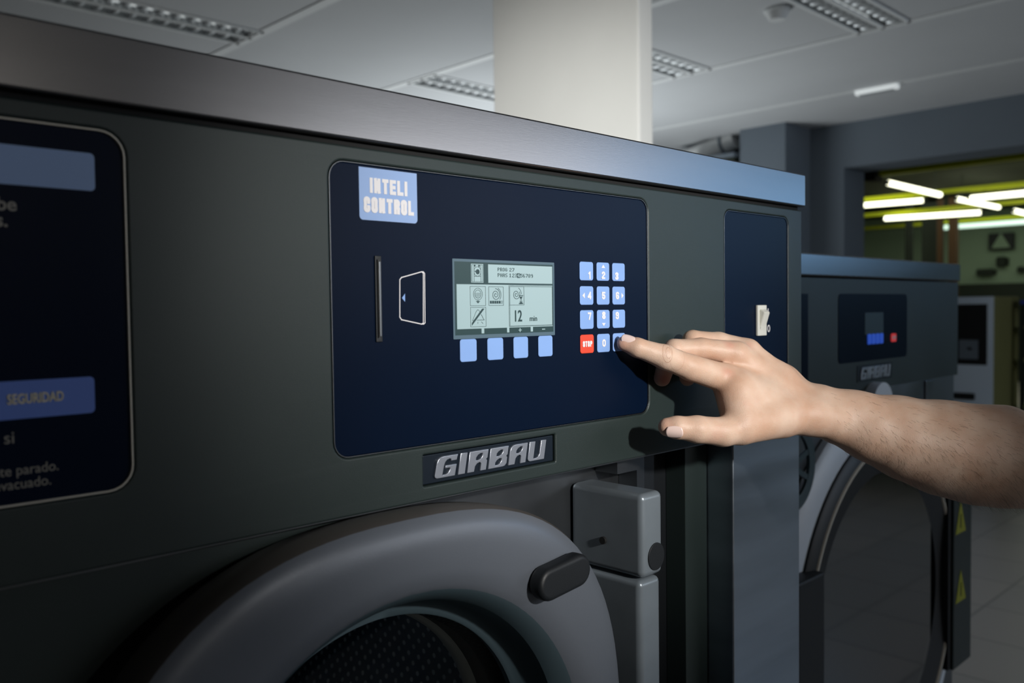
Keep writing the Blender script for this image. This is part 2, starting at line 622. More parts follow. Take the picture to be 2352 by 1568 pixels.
def block(name, body, x, z, h, y, m, parent=None, wd=0.62, t=0.24, gap=0.10, depth=0.0003):
    """heavy condensed block capitals and figures, h tall, centred on x,z"""
    q = t / 2
    W = wd
    a_, b_, c_, d_ = q, W - q, q, 1 - q

    def arc(cx, cy, rx, ry, t0, t1, k=8):
        return [(cx + rx * math.cos(math.radians(t0 + (t1 - t0) * i / k)), cy + ry * math.sin(math.radians(t0 + (t1 - t0) * i / k))) for i in range(k + 1)]
    mx_ = W / 2
    rx = (W - t) / 2
    G = {
        'I': ([[(q, c_), (q, d_)]], t), 'L': ([[(a_, d_), (a_, c_), (b_, c_)]], W), 'T': ([[(a_, d_), (b_, d_)], [(mx_, d_), (mx_, c_)]], W),
        'N': ([[(a_, c_), (a_, d_), (b_, c_), (b_, d_)]], W * 1.08), 'E': ([[(b_, d_), (a_, d_), (a_, c_), (b_, c_)], [(a_, .5), (b_ - .04, .5)]], W),
        'O': ([arc(mx_, 1 - q - rx, rx, rx, 0, 180) + arc(mx_, q + rx, rx, rx, 180, 360) + [(b_, 1 - q - rx)]], W),
        'C': ([[(b_, .66)] + arc(mx_, 1 - q - rx, rx, rx, 0, 180) + arc(mx_, q + rx, rx, rx, 180, 360) + [(b_, .34)]], W),
        'P': ([[(a_, c_), (a_, d_), (mx_, d_)] + arc(mx_, .70, rx, .30 - q, 90, -90) + [(a_, .40 + q)]], W),
        'R': ([[(a_, c_), (a_, d_), (mx_, d_)] + arc(mx_, .73, rx, .27 - q, 90, -90) + [(a_, .46 + q)], [(mx_, .50), (b_, .38), (b_, c_)]], W),
        'S': ([[(b_, .70)] + arc(mx_, .75, rx, .25 - q, 0, 180) + [(a_ + .02, .58), (b_ - .02, .42)] + arc(mx_, .25, rx, .25 - q, 0, -180) + [(a_, .30)]], W),
        '1': ([[(mx_ - .18, .76), (mx_, d_), (mx_, c_)]], W), '2': ([arc(mx_, .70, rx, .30 - q, 170, -20) + [(a_, .20), (a_, c_), (b_, c_)]], W),
        '3': ([arc(mx_, .73, rx, .27 - q, 165, -80) + [(mx_ - .05, .5)], [(mx_, .5)] + arc(mx_, .27, rx, .27 - q, 80, -165)], W),
        '4': ([[(b_ - .05, c_), (b_ - .05, d_), (a_, .32), (b_ + .04, .32)]], W), '5': ([[(b_, d_), (a_, d_), (a_, .56)] + arc(mx_, .34, rx, .34 - q, 120, -160)], W),
        '6': ([arc(mx_, .74, rx, .26 - q, 10, 180) + [(a_, .3)] + arc(mx_, .31, rx, .31 - q, 180, 540)], W),
        '7': ([[(a_, d_), (b_, d_), (mx_ - .04, c_)]], W), '8': ([arc(mx_, .74, rx * .92, .26 - q, 0, 360, 12), arc(mx_, .28, rx, .28 - q, 0, 360, 12)], W),
        '9': ([arc(mx_, .69, rx, .31 - q, 0, 360, 14) + [(b_, .3)] + arc(mx_, .26, rx, .26 - q, 0, -170)], W),
        '0': ([arc(mx_, 1 - q - rx, rx, rx, 0, 180) + arc(mx_, q + rx, rx, rx, 180, 360) + [(b_, 1 - q - rx)]], W),
        'D': ([[(a_, c_), (a_, d_), (mx_, d_)] + arc(mx_, .5, rx, .5 - q, 90, -90) + [(a_, c_)]], W),
        'U': ([[(a_, d_)] + arc(mx_, q + rx, rx, rx, 180, 360) + [(b_, d_)]], W), 'A': ([[(a_ - .03, c_), (mx_, d_), (b_ + .03, c_)], [(a_ + .08, .3), (b_ - .08, .3)]], W * 1.05),
        'G': ([[(b_, .68)] + arc(mx_, 1 - q - rx, rx, rx, 0, 180) + arc(mx_, q + rx, rx, rx, 180, 360) + [(b_, .48), (mx_, .48)]], W),
    }
    tot = sum(G[c][1] for c in body) + gap * (len(body) - 1)
    xx = x - tot * h / 2
    pl_ = []
    for c in body:
        for line in G[c][0]:
            pl_ += stroke([(xx + a * h, z + (bb - .5) * h) for a, bb in line], t * h)
        xx += (G[c][1] + gap) * h
    return joinloops(name, pl_, y - depth, depth, m, parent)


def loft(name, rings, m, parent=None, close=True, cap0=False, cap1=False, smooth=True):
    """rings: lists of 3D points of equal length"""
    bm = bmesh.new()
    vs = [[bm.verts.new(p) for p in r] for r in rings]
    n = len(rings[0])
    for a, bb in zip(vs[:-1], vs[1:]):
        for i in range(n if close else n - 1):
            j = (i + 1) % n
            bm.faces.new((a[i], a[j], bb[j], bb[i]))
    if cap0:
        bm.faces.new(list(reversed(vs[0])))
    if cap1:
        bm.faces.new(vs[-1])
    bmesh.ops.recalc_face_normals(bm, faces=bm.faces)
    me = bpy.data.meshes.new(name)
    bm.to_mesh(me)
    bm.free()
    o = link(name, me, m, parent, smooth)
    if smooth:
        sharp(o, 40)
    return o


def cyl(name, p0, p1, r, m, parent=None, n=24, r1=None, bm_only=False, round_end=False):
    p0, p1 = Vector(p0), Vector(p1)
    d = (p1 - p0)
    L = d.length
    bm = bmesh.new()
    bmesh.ops.create_cone(bm, cap_ends=True, segments=n, radius1=r, radius2=r if r1 is None else r1, depth=L)
    rot = Vector((0, 0, 1)).rotation_difference(d.normalized()).to_matrix().to_4x4()
    bmesh.ops.transform(bm, matrix=Matrix.Translation((p0 + p1) / 2) @ rot, verts=bm.verts)
    if bm_only:
        return bm
    me = bpy.data.meshes.new(name)
    bm.to_mesh(me)
    bm.free()
    o = link(name, me, m, parent, smooth=True)
    sharp(o)
    return o


def sup(cx, cz, a, y, n=2.57, k=96, az=None):
    az = az or a
    r = []
    for i in range(k):
        t = 2 * math.pi * i / k
        c_, s_ = math.cos(t), math.sin(t)
        r.append((cx + a * math.copysign(abs(c_) ** (2 / n), c_), y, cz + az * math.copysign(abs(s_) ** (2 / n), s_)))
    return r


# ------------------------------------------------------------------ room
def slab(name, lo, hi, m):
    return struct(box(name, lo, hi, m))


slab('floor', (-3.2, -5.2, FZ - 0.1), (24, 9.5, FZ), 'floor')
LAMPS = [(2.98, 4.0, 1.06, 1.30), (2.98, 4.0, 2.08, 2.32), (2.98, 4.0, 3.12, 3.36), (0.95, 1.97, 3.08, 3.32)]
cbs = []
for xa_, xb_ in ((-3.2, 0.95), (0.95, 1.97), (1.97, 2.98), (2.98, 4.0), (4.0, 6.2)):
    ycur = -5.2
    for lx0_, lx1_, ly0_, ly1_ in LAMPS:
        if lx0_ == xa_:
            cbs.append(box('t', (xa_, ycur, CZ), (xb_, ly0_, CZ + 0.1), None, bm_only=True))
            ycur = ly1_
    cbs.append(box('t', (xa_, ycur, CZ), (xb_, 7.2, CZ + 0.1), None, bm_only=True))
struct(merge('ceiling', cbs, 'ceiling'))
slab('wall_left', (-3.2, -5.2, FZ), (-3.0, 7.2, CZ), 'wall_brown')
slab('wall_back', (-3.0, 7.0, FZ), (5.88, 7.2, CZ), 'wall_white')
slab('wall_front', (-3.0, -5.2, FZ), (5.88, -5.0, CZ), 'wall_brown')
# wall on the right with the wide opening to the next hall
me_w = [box('t', (5.88, 2.24, FZ), (6.2, 7.2, CZ), None, bm_only=True), box('t', (5.88, -5.2, 0.945), (6.2, 2.24, CZ), None, bm_only=True),
        box('t', (5.88, -5.2, FZ), (6.2, -3.6, 0.945), None, bm_only=True)]
struct(merge('wall_right', me_w, 'wall'))
# pilaster of the right wall
slab('trim_1', (5.53, 2.49, FZ), (5.88, 2.84, CZ), 'wall')
# ceiling bars
k = 2
for xb in (-0.07, 0.95, 1.97, 2.98, 4.0, 5.05):
    o = struct(box('trim_%d' % k, (xb - 0.024, -5.0, CZ - 0.004), (xb + 0.024, 7.0, CZ - 0.0005), 'ceiling_bar'))
    k += 1

# white square column behind the machine
c0 = seen(1133, 240, x=2.3)
c1 = seen(1468, 300, x=2.3)
cx1 = seen(1502, 330, y=c1[1])[0]
tag(box('column', (2.3, c1[1], FZ), (cx1, c0[1], CZ), 'column', bevel=0.01),
    'white square column rising to the ceiling behind the large washing machine', 'column')


# ceiling lights with louvres
blade = [None]


def ceiling_light(x0, x1, y0, y1, label):
    t = thing('ceiling_light', label, 'ceiling light', 'louvred ceiling lights', (0.5 * (x0 + x1), 0.5 * (y0 + y1), CZ - 0.02))
    cx, cy = 0.5 * (x0 + x1), 0.5 * (y0 + y1)
    w_, d_ = (x1 - x0) / 2, (y1 - y0) / 2
    q_ = 0.016
    fr = [box('t', (-w_, -d_, 0.012), (w_, -d_ + q_, 0.0195), None, bm_only=True), box('t', (-w_, d_ - q_, 0.012), (w_, d_, 0.0195), None, bm_only=True),
          box('t', (-w_, -d_, 0.012), (-w_ + q_, d_, 0.0195), None, bm_only=True), box('t', (w_ - q_, -d_, 0.012), (w_, d_, 0.0195), None, bm_only=True),
          box('t', (-w_, -0.010, 0.012), (w_, 0.010, 0.0195), None, bm_only=True)]
    merge('frame', fr, 'ceiling_bar', t)
    hs = [box('t', (-w_, -d_, 0.080), (w_, d_, 0.084), None, bm_only=True), box('t', (-w_, -d_, 0.02), (w_, -d_ + 0.004, 0.08), None, bm_only=True),
          box('t', (-w_, d_ - 0.004, 0.02), (w_, d_, 0.08), None, bm_only=True), box('t', (-w_, -d_, 0.02), (-w_ + 0.004, d_, 0.08), None, bm_only=True),
          box('t', (w_ - 0.004, -d_, 0.02), (w_, d_, 0.08), None, bm_only=True)]
    merge('housing', hs, 'louvre_dark', t)
    nb = 15
    for s in (-1, 1):
        cyc = s * d_ / 2
        for i in range(nb):
            xx = -w_ + 0.03 + (2 * w_ - 0.06) * i / (nb - 1)
            if blade[0] is None:
                bm = cyl('t', (-0.012, 0, 0), (0.012, 0, 0), d_ * 0.36, None, bm_only=True, n=12)
                for v in bm.verts:
                    v.co.z *= 0.45
                me = bpy.data.meshes.new('louver_blade')
                bm.to_mesh(me)
                bm.free()
                me.materials.append(M['louvre'])
                for p in me.polygons:
                    p.use_smooth = True
                blade[0] = me
            o = bpy.data.objects.new('louver_blade', blade[0])
            COL.objects.link(o)
            o.parent = t
            o.location = (xx, cyc, 0.036)
        cyl('lamp_tube', (-w_ + 0.03, cyc, 0.066), (w_ - 0.03, cyc, 0.066), 0.010, 'tube_dim', t, n=10)
    return t


ceiling_light(2.98, 4.0, 1.06, 1.30, 'louvred ceiling light at the top right of the photo, right of the smoke detector')
ceiling_light(2.98, 4.0, 2.08, 2.32, 'louvred ceiling light half hidden behind the right side of the white column')
ceiling_light(2.98, 4.0, 3.12, 3.36, 'louvred ceiling light showing just left of the white column')
ceiling_light(0.95, 1.97, 3.08, 3.32, 'louvred ceiling light in the dim top left corner above the steel trim')
q = seen(1785, 38, z=CZ - 0.03)
sm = thing('smoke_detector', 'small round white smoke detector on the ceiling right of the column', 'smoke detector', loc=(q[0], q[1], CZ))
cyl('base', (0, 0, -0.012), (0, 0, -0.001), 0.055, 'ceiling_bar', sm)
cyl('sensor_head', (0, 0, -0.045), (0, 0, -0.012), 0.032, 'ceiling_bar', sm, r1=0.05)
q0, q1 = seen(1980, 206, z=CZ), seen(2046, 192, z=CZ)
vt = thing('ceiling_vent', 'narrow white ceiling vent beside the last ceiling bar', 'vent', loc=(5.05, 0.5 * (q0[1] + q1[1]), CZ))
box('frame', (-0.02, -0.12, -0.03), (0.03, 0.12, -0.001), 'tube_dim', vt, bevel=0.004)  # frame borrows the dim tube's glow to look bright
box('grille', (-0.015, -0.1, -0.034), (0.025, 0.1, -0.03), 'louvre', vt)

# pale duct and dark unit on the wall, glimpsed between the column and the pilaster
a_ = seen(1560, 372, x=5.7)
b_ = seen(1660, 332, x=5.7)
du_ = thing('air_duct', 'pale sloping air duct glimpsed between the column and the grey pilaster', 'duct', loc=(0, 0, 0))
cyl('duct_pipe', tuple(a_), tuple(b_ + (b_ - a_) * 0.3), 0.07, 'ceiling_bar', du_)
cyl('duct_bracket', tuple(b_), (5.879, b_[1], b_[2]), 0.012, 'wall', du_, n=8)
cyl('duct_collar', tuple(b_ + (b_ - a_) * 0.02), tuple(b_ + (b_ - a_) * 0.07), 0.08, 'wall', du_)
e_ = seen(1672, 352, x=5.5)
u_ = thing('wall_unit', 'dark box standing under the pale air duct beside the pilaster', 'cabinet')
box('body', (5.5, e_[1] - 0.05, FZ), (5.86, e_[1] + 0.35, e_[2] - 0.03), 'hall_dark', u_, bevel=0.01)
box('lid', (5.48, e_[1] - 0.06, e_[2] - 0.03), (5.86, e_[1] + 0.36, e_[2]), 'wall', u_, bevel=0.005)

# ------------------------------------------------------------------ the hall beyond the opening
HC = 1.75
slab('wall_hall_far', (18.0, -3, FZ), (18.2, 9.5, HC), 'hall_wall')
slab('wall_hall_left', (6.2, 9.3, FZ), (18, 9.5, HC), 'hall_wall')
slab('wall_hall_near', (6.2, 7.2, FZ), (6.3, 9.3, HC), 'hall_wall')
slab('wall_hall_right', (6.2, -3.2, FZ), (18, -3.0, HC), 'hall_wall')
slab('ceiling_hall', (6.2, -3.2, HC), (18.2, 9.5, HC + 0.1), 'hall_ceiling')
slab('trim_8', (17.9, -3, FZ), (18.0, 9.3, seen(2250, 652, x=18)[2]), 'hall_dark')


def trunk(x, y0, y1, label, r=0.035, z=1.4):
    t = thing('trunking', label, 'light trunking', 'yellow light trunkings')
    box('rail', (x - r, y0, z + 0.045), (x + r, y1, z + 0.045 + 1.6 * r), 'yellow', t)
    for yh in (y0 + 0.3, y1 - 0.3):
        cyl('hanger', (x, yh, z + 0.06), (x, yh, HC), 0.01, 'hall_dark', t, n=8)
    return t


trunk(9.6, -2.5, 3.56, 'yellow trunking nearest the opening, without a tube in view', 0.045, 1.36)
trunk(12.15, -2.5, 6.5, 'yellow trunking carrying the tube at the right edge of the opening')
trunk(14.3, -2.5, 6.8, 'yellow trunking carrying the long lit tube in the middle of the opening')
trunk(16.72, -2.5, 7.5, 'farthest yellow trunking with the dimmer greenish tube')
bx = thing('junction_box', 'small black box at the left end of the nearest yellow trunking', 'box')
qb = seen(2005, 406, x=9.6)
box('box_body', (9.5, qb[1] - 0.07, qb[2] - 0.05), (9.7, qb[1] + 0.07, qb[2] + 0.06), 'gap', bx, bevel=0.01)
box('cable_entry', (9.57, qb[1] - 0.03, qb[2] + 0.06), (9.63, qb[1] + 0.03, HC), 'gap', bx)


def tube(p0, p1, m, label, r=0.038):
    t = thing('fluorescent_tube', label, 'fluorescent tube', 'lit fluorescent tubes in the hall', tuple((Vector(p0) + Vector(p1)) / 2))
    c_ = (Vector(p0) + Vector(p1)) / 2
    a, bb = Vector(p0) - c_, Vector(p1) - c_
    d = (bb - a).normalized()
    bms = [cyl('t', a, bb, r, None, bm_only=True, n=16)]
    for e in (a, bb):
        s = bmesh.new()
        bmesh.ops.create_uvsphere(s, u_segments=16, v_segments=8, radius=r)
        bmesh.ops.transform(s, matrix=Matrix.Translation(e), verts=s.verts)
        bms.append(s)
    merge('glass_tube', bms, m, t, smooth=True)
    cyl('end_cap', a - d * (r + 0.02), a - d * r * 0.5, r * 0.8, 'hall_dark', t, n=12)
    cyl('end_cap', bb + d * r * 0.5, bb + d * (r + 0.02), r * 0.8, 'hall_dark', t, n=12)
    for e in (a * 0.8, bb * 0.8):
        cyl('hanger', e, (e[0], e[1], (HC if abs(d[0]) > 0.5 else 1.4445) - c_[2]), 0.006, 'hall_dark', t, n=8)
    return t


tube((10.19, 3.72, 1.4), (11.82, 3.74, 1.4), 'tube', 'lit tube slanting down to the right, first from the left of the opening', 0.032)
tube((12.0, 4.9, 1.38), (12.11, 4.07, 1.38), 'tube', 'short lit tube partly hidden by the left side of the opening', 0.032)
tube((12.5, 3.76, 1.4), (14.07, 3.73, 1.4), 'tube', 'lit tube slanting down to the right, in the middle of the opening', 0.032)
tube((14.15, 5.4, 1.38), (14.43, 4.1, 1.38), 'tube', 'long lit tube sloping up to the right below the short one', 0.036)
tube((12.15, 3.46, 1.355), (12.15, 2.0, 1.355), 'tube', 'lit tube cut off by the right edge, upper one', 0.034)
tube((16.6, 5.48, 1.37), (16.6, 3.7, 1.37), 'tube_green', 'dimmer greenish tube, lowest in the opening', 0.04)
tube((14.8, 3.73, 1.4), (16.2, 3.73, 1.4), 'tube', 'lit tube of which only the left end shows at the right edge', 0.034)

for px_, wd, mm_, lb in ((2088, 0.05, 'hall_dark', 'leftmost thin dark post at the back of the hall'),
                         (2140, 0.12, 'hall_dark', 'wide dark post at the back of the hall beside the orange one'),
                         (2160, 0.04, 'rust', 'thin orange-brown post in the hall, left of the olive one'),
                         (2190, 0.06, 'rust', 'thicker brown post in the hall nearest the wall sign')):
    qq = seen(px_, 560, x=15.0 if mm_ == 'rust' else 15.4)
    o = thing('post', lb, 'post', 'posts in the hall', (qq[0], qq[1], FZ))
    box('shaft', (-wd, -wd, 0.02), (wd, wd, HC - FZ - 0.02), mm_, o)
    box('foot_plate', (-wd - 0.05, -wd - 0.05, 0), (wd + 0.05, wd + 0.05, 0.02), mm_, o)


def onx(pxs, x):
    return [(seen(a, bb, x=x)[1], seen(a, bb, x=x)[2]) for a, bb in pxs]


sg = thing('wall_sign', 'dark square pictogram sign on the far hall wall', 'sign')
(y1s, z1s), (y0s, z0s) = onx([(2272, 537), (2330, 572)], 17.95)
box('sign_board', (17.9, y0s, z0s), (17.99, y1s, z1s), 'black', sg, bevel=0.01)
yc, zc = (y0s + y1s) / 2, (z0s + z1s) / 2
bm = bmesh.new()
vs = [bm.verts.new((17.895, yc - 0.16, zc - 0.12)), bm.verts.new((17.895, yc + 0.16, zc - 0.12)), bm.verts.new((17.895, yc, zc + 0.16))]
bm.faces.new(vs)
f = bmesh.ops.extrude_face_region(bm, geom=bm.faces[:])
for g in f['geom']:
    if isinstance(g, bmesh.types.BMVert):
        g.co.x += 0.004
me = bpy.data.meshes.new('sign_triangle')
bm.to_mesh(me)
bm.free()
link('sign_triangle', me, 'hall_wall', sg)
for (pa, pb, lb) in (((2290, 590), (2310, 612), 'small dark fitting on the far hall wall straight below the sign'),
                     ((2244, 618), (2282, 632), 'dark bracket on the far hall wall below left of the sign'),
                     ((2338, 612), (2352, 626), 'dark fitting on the far hall wall at the right edge')):
    (ya, za), (yb, zb) = onx([pa, pb], 17.9)
    t = thing('wall_fitting', lb, 'fitting', 'fittings on the hall wall')
    box('fitting_body', (17.86, yb, zb), (17.96, ya, za), 'hall_dark', t, bevel=0.02)
    box('mounting_plate', (17.95, yb - 0.03, zb + 0.02), (17.995, ya + 0.03, za - 0.02), 'hall_dark', t)

# white front-panelled machine and olive side, standing in front of the opening
XC = 7.0
yt, zt = seen(2200, 682, x=XC)[1:]
yr = seen(2282, 682, x=XC)[1]
xr = seen(2340, 690, y=yr)[0]
cb = thing('white_cabinet', 'white cabinet with a dark glazed window, olive side to the right, behind the small machine', 'cabinet', loc=(0, 0, 0))
box('olive_side', (XC + 0.012, yr, FZ), (xr, yr + 1.3, zt), 'olive', cb, bevel=0.004)
zl = seen(2240, 838, x=XC)[2]
zw = seen(2240, 698, x=XC)[2]
yw = seen(2268, 700, x=XC)[1]
sheetpts = []
fr = [box('t', (XC, yr, zl), (XC + 0.012, yw, zt), None, bm_only=True), box('t', (XC, yw, zw), (XC + 0.012, yr + 1.22, zt), None, bm_only=True),
      box('t', (XC, yr + 1.22, zl), (XC + 0.012, yr + 1.3, zt), None, bm_only=True)]
merge('window_frame', fr, 'cabinet_white', cb)
box('window_pane', (XC + 0.006, yw, zl), (XC + 0.0115, yr + 1.22, zw), 'gap', cb)
box('lower_door', (XC - 0.002, yr, FZ + 0.1), (XC + 0.012, yr + 1.3, zl), 'cabinet_white', cb, bevel=0.002)
ya, za = seen(2150, 898, x=XC)[1:]
yb, zb = seen(2240, 918, x=XC)[1:]
sheet_h = box('handle', (XC - 0.02, yb, zb), (XC, ya, za), 'gap', cb, bevel=0.008)
ya, za = seen(2203, 780, x=XC)[1:]
yb, zb = seen(2246, 825, x=XC)[1:]
inn = box('dispenser_unit', (XC - 0.004, yb, zb), (XC + 0.006, ya, za), 'wall', cb, bevel=0.003)
qk = seen(2228, 800, x=XC)
cyl('dial', (XC - 0.012, qk[1], qk[2]), (XC - 0.004, qk[1], qk[2]), 0.012, 'black', inn)
rk = thing('shelving_rack', 'dark rack with blue top rail at the right edge, beside the olive side', 'rack')
yr2 = seen(2343, 690, x=7.4)[1]
box('top_rail', (7.4, yr2 - 0.6, -0.01), (8.0, yr2, 0.02), 'blue', rk)
box('upright', (7.4, yr2 - 0.03, FZ), (7.45, yr2, -0.01), 'hall_dark', rk)
box('upright', (7.4, yr2 - 0.6, FZ), (7.45, yr2 - 0.57, -0.01), 'hall_dark', rk)
for zz in (-0.2, -0.45, -0.8, -1.2):
    box('shelf', (7.4, yr2 - 0.57, zz), (8.0, yr2 - 0.03, zz + 0.03), 'olive', rk)
box('back_panel', (7.97, yr2 - 0.57, FZ), (8.0, yr2, -0.01), 'gap', rk)

# ------------------------------------------------------------------ large washing machine
m1 = thing('washing_machine', 'large dark grey washing machine with steel top trim and big keypad panel, nearest the camera',
           'washing machine', loc=(0, 0, FZ))
m1z = -FZ


def under(o):
    """keep world coordinates while parented to the machine's base"""
    o.matrix_parent_inverse = Matrix.Translation((0, 0, FZ)).inverted()
    return o


def P(o):
    o.parent = m1
    return under(o)


XL, XR = -0.13, 0.965
# carcass: sides, back, inner front plate behind the dish
P(merge('body', [box('t', (XL, 0.30, FZ + 0.05), (0.05, 1.0, 0.113), None, bm_only=True),
                 box('t', (0.05, 0.62, FZ + 0.05), (0.70, 1.0, 0.113), None, bm_only=True),
                 box('t', (0.70, 0.30, FZ + 0.05), (XR - 0.002, 1.0, 0.113), None, bm_only=True),
                 box('t', (0.05, 0.30, FZ + 0.05), (0.70, 0.62, -0.80), None, bm_only=True),
                 box('t', (0.05, 0.30, -0.05), (0.70, 0.62, 0.113), None, bm_only=True),
                 box('t', (XL, 0.03, FZ + 0.05), (XL + 0.01, 0.30, 0.113), None, bm_only=True),
                 box('t', (XR - 0.012, 0.015, FZ + 0.05), (XR - 0.002, 0.30, 0.113), None, bm_only=True)], 'steel_dark'))
P(box('plinth', (XL + 0.02, 0.06, FZ), (XR - 0.02, 0.98, FZ + 0.05), 'black'))
P(box('top_trim', (XL - 0.003, -0.004, 0.1155), (XR, 1.0, 0.1528), 'steel', bevel=0.0016, seg=3))
P(box('trim_gasket', (XL, 0.004, 0.1115), (XR - 0.004, 0.05, 0.1156), 'gap'))
# fascia with the three recesses
loops = [rrect(XL, -0.1395, XR - 0.0015, 0.1115, 0.0), rrect(0.3195, -0.0995, 0.6665, 0.1012, 0.012), rrect(0.7975, -0.0995, 0.9315, 0.1012, 0.010),
         rrect(-0.10, -0.0985, 0.1885, 0.1012, 0.014), rrect(0.3950, -0.1285, 0.5360, -0.1055, 0.0008, 2)]
P(sheet('fascia', loops, 0.0, 0.022, 'fascia', bevel=0.0018, bres=3))
P(box('fascia_back', (XL, 0.021, -0.139), (XR - 0.012, 0.03, 0.111), 'gap'))
fl = P(box('fascia_lip', (XL, 0.001, -0.1405), (XR - 0.002, 0.05, -0.1385), 'steel_dark', bevel=0.0006))
for e0, e1, e2, e3, er in ((0.3199, -0.0991, 0.6661, 0.1008, 0.0116), (0.7979, -0.0991, 0.9311, 0.1008, 0.0096), (-0.0996, -0.0981, 0.1881, 0.1008, 0.0136)):
    ew = 0.0009 if e0 < 0 else 0.0005  # rings added for the recess edges' highlights, the left one painted pale
    P(sheet('panel_edge', [rrect(e0, e1, e2, e3, er), rrect(e0 + ew, e1 + ew, e2 - ew, e3 - ew, er - ew)], 0.0004 if e0 > 0 else -0.0002, 0.004, 'steel_dark' if e0 > 0 else 'edge',
            bevel=0.0001, bres=1))
# main control panel film
ctl = P(sheet('control_panel', [rrect(0.3206, -0.0984, 0.6654, 0.1001, 0.011)], 0.0012, 0.008, 'film', bevel=0.0005))
YP = 0.0012
YI = YP - 0.0002


def C(o):
    o.parent = ctl
    return o


def PZ(px, py):
    q_ = seen(px, py, y=YP)
    return (q_[0], q_[2])


badge = C(sheet('name_badge', [rrect(0.3440, 0.0626, 0.3938, 0.0985, 0.0028, corners=(1, 1, 0, 0))], YI, 0.0002, 'badge'))
C(block('badge_lettering', 'INTELI', 0.3688, 0.0866, 0.0104, YI, 'white_ink', wd=0.52))
C(block('badge_lettering', 'CONTROL', 0.3690, 0.0732, 0.0104, YI, 'white_ink', wd=0.50))
# card slot
a1, a2 = PZ(859, 587), PZ(877, 785)
slot = C(sheet('card_slot', [rrect(a1[0], a2[1], a2[0], a1[1], 0.0005), rrect(a1[0] + 0.0012, a2[1] + 0.003, a2[0] - 0.0030, a1[1] - 0.003, 0.0003)],
               YP - 0.0012, 0.003, 'black', bevel=0.0004))
C(box('slot_opening', (a1[0] + 0.001, YP - 0.0002, a2[1] + 0.0025), (a2[0] - 0.0028, YP + 0.0002, a1[1] - 0.0025), 'gap'))
C(box('card_guide', (a2[0] - 0.0024, YP - 0.0018, a2[1] + 0.004), (a2[0] - 0.0010, YP - 0.001, a1[1] - 0.004), 'steel_dark', bevel=0.0002))
# printed card outline and arrow
o1 = [PZ(918, 648), PZ(918, 728), PZ(922, 734), PZ(968, 744), PZ(972, 742), PZ(972, 627), PZ(968, 624), PZ(922, 637), PZ(918, 642)]
o2 = [PZ(968, 744), PZ(973, 744), PZ(976, 741), PZ(975, 628), PZ(972, 624), PZ(968, 624)]
C(joinloops('card_symbol', stroke(o1, 0.0007, True) + stroke(o2, 0.0006), YI, 0.0002, 'white_ink'))
C(sheet('card_arrow', [[PZ(923, 684), PZ(930, 674), PZ(930, 693)]], YI, 0.0002, 'key_blue'))

# display
lx0, lx1, lz0, lz1 = 0.4262, 0.5378, -0.0220, 0.0386
disp = P(sheet('display', [rrect(lx0, lz0, lx1, lz1, 0.0005)], YI - 0.0001, 0.0004, 'lcd_frame'))


def D(o):
    o.parent = disp
    return o


YD = YI - 0.0002


def LZ(u, v):
    """point of the display measured in the 1626x1568 close-up"""
    return PZ(1020 + u * 280 / 1626, 580 + v * 270 / 1568)


def lrect(u0, v0, u1, v1):
    """upright rectangle from two opposite close-up corners"""
    a, bb = LZ(u0, v0), LZ(u1, v1)
    return [(a[0], bb[1]), (bb[0], bb[1]), (bb[0], a[1]), (a[0], a[1])]


# straight rows and columns of the display
Zr = lambda u, v: LZ(u, v)[1]
Xc = lambda u, v: LZ(u, v)[0]
dx0, dx1 = Xc(140, 700), Xc(1450, 700)
dz1, dz0 = Zr(140, 115), Zr(140, 1105)
D(sheet('screen_ground', [rrect(dx0, dz0, dx1, dz1)], YD, 0.0003, 'lcd_dark'))
YE = YD - 0.0001
LIG = []
xa, xb_ = Xc(165, 700), Xc(1440, 700)
zm1, zm0 = Zr(165, 420), Zr(172, 1022)
LIG.append([rrect(xa, zm0, xb_, zm1)])
LIG.append([rrect(Xc(583, 300), Zr(583, 403), Xc(1436, 300), Zr(583, 156))])
LIG.append([rrect(Xc(355, 280), Zr(355, 398), Xc(518, 280), Zr(355, 147))])
for u0_, u1_ in ((495, 530), (835, 865), (1150, 1180)):
    LIG.append([rrect(Xc(u0_, 1040), dz0 + 0.0008, Xc(u1_, 1040), zm0 + 0.0001)])
LIG.append([rrect(Xc(990, 1030), Zr(1008, 1037), Xc(1030, 1030), Zr(1008, 1027))])
LIG.append([rrect(Xc(1004, 1030), Zr(1008, 1058), Xc(1013, 1030), Zr(1008, 1006))])
LIG.append([rrect(Xc(1302, 1020), Zr(1320, 1026), Xc(1342, 1020), Zr(1320, 1014))])
D(joinloops('screen_light_areas', LIG, YE, 0.0002, 'lcd'))
YG = YE - 0.00015
ink = []
LW = 0.00028


def srect(u0, v0, u1, v1, wv=LW):
    """square outline; the left edge's rows give the heights"""
    x0, x1 = Xc(u0, v0), Xc(u1, v0)
    z1, z0 = Zr(u0, v0), Zr(u0, v1)
    return stroke([(x0, z0), (x1, z0), (x1, z1), (x0, z1)], wv, True), (x0, z0, x1, z1)


s, B1 = srect(340, 450, 545, 708)
ink += s
s, B2 = srect(345, 730, 550, 990)
ink += s
s, B3 = srect(587, 455, 782, 705)
ink += s
s, B4 = srect(858, 440, 1440, 985, 0.0003)
ink += s
x0, z0, x1, z1 = B4
B5 = (x0 + 0.0008, Zr(870, 700), Xc(1056, 460), z1 - 0.0008)
ink += stroke([(B5[0], B5[1]), (B5[2], B5[1]), (B5[2], B5[3]), (B5[0], B5[3])], LW, True)
ink += stroke([(x0 + 0.0008, z0 + 0.0004), (x1 - 0.0006, z0 + 0.0004), (x1 - 0.0006, z1 - 0.0008), (x0 + 0.0008, z1 - 0.0008)], 0.00018, True)


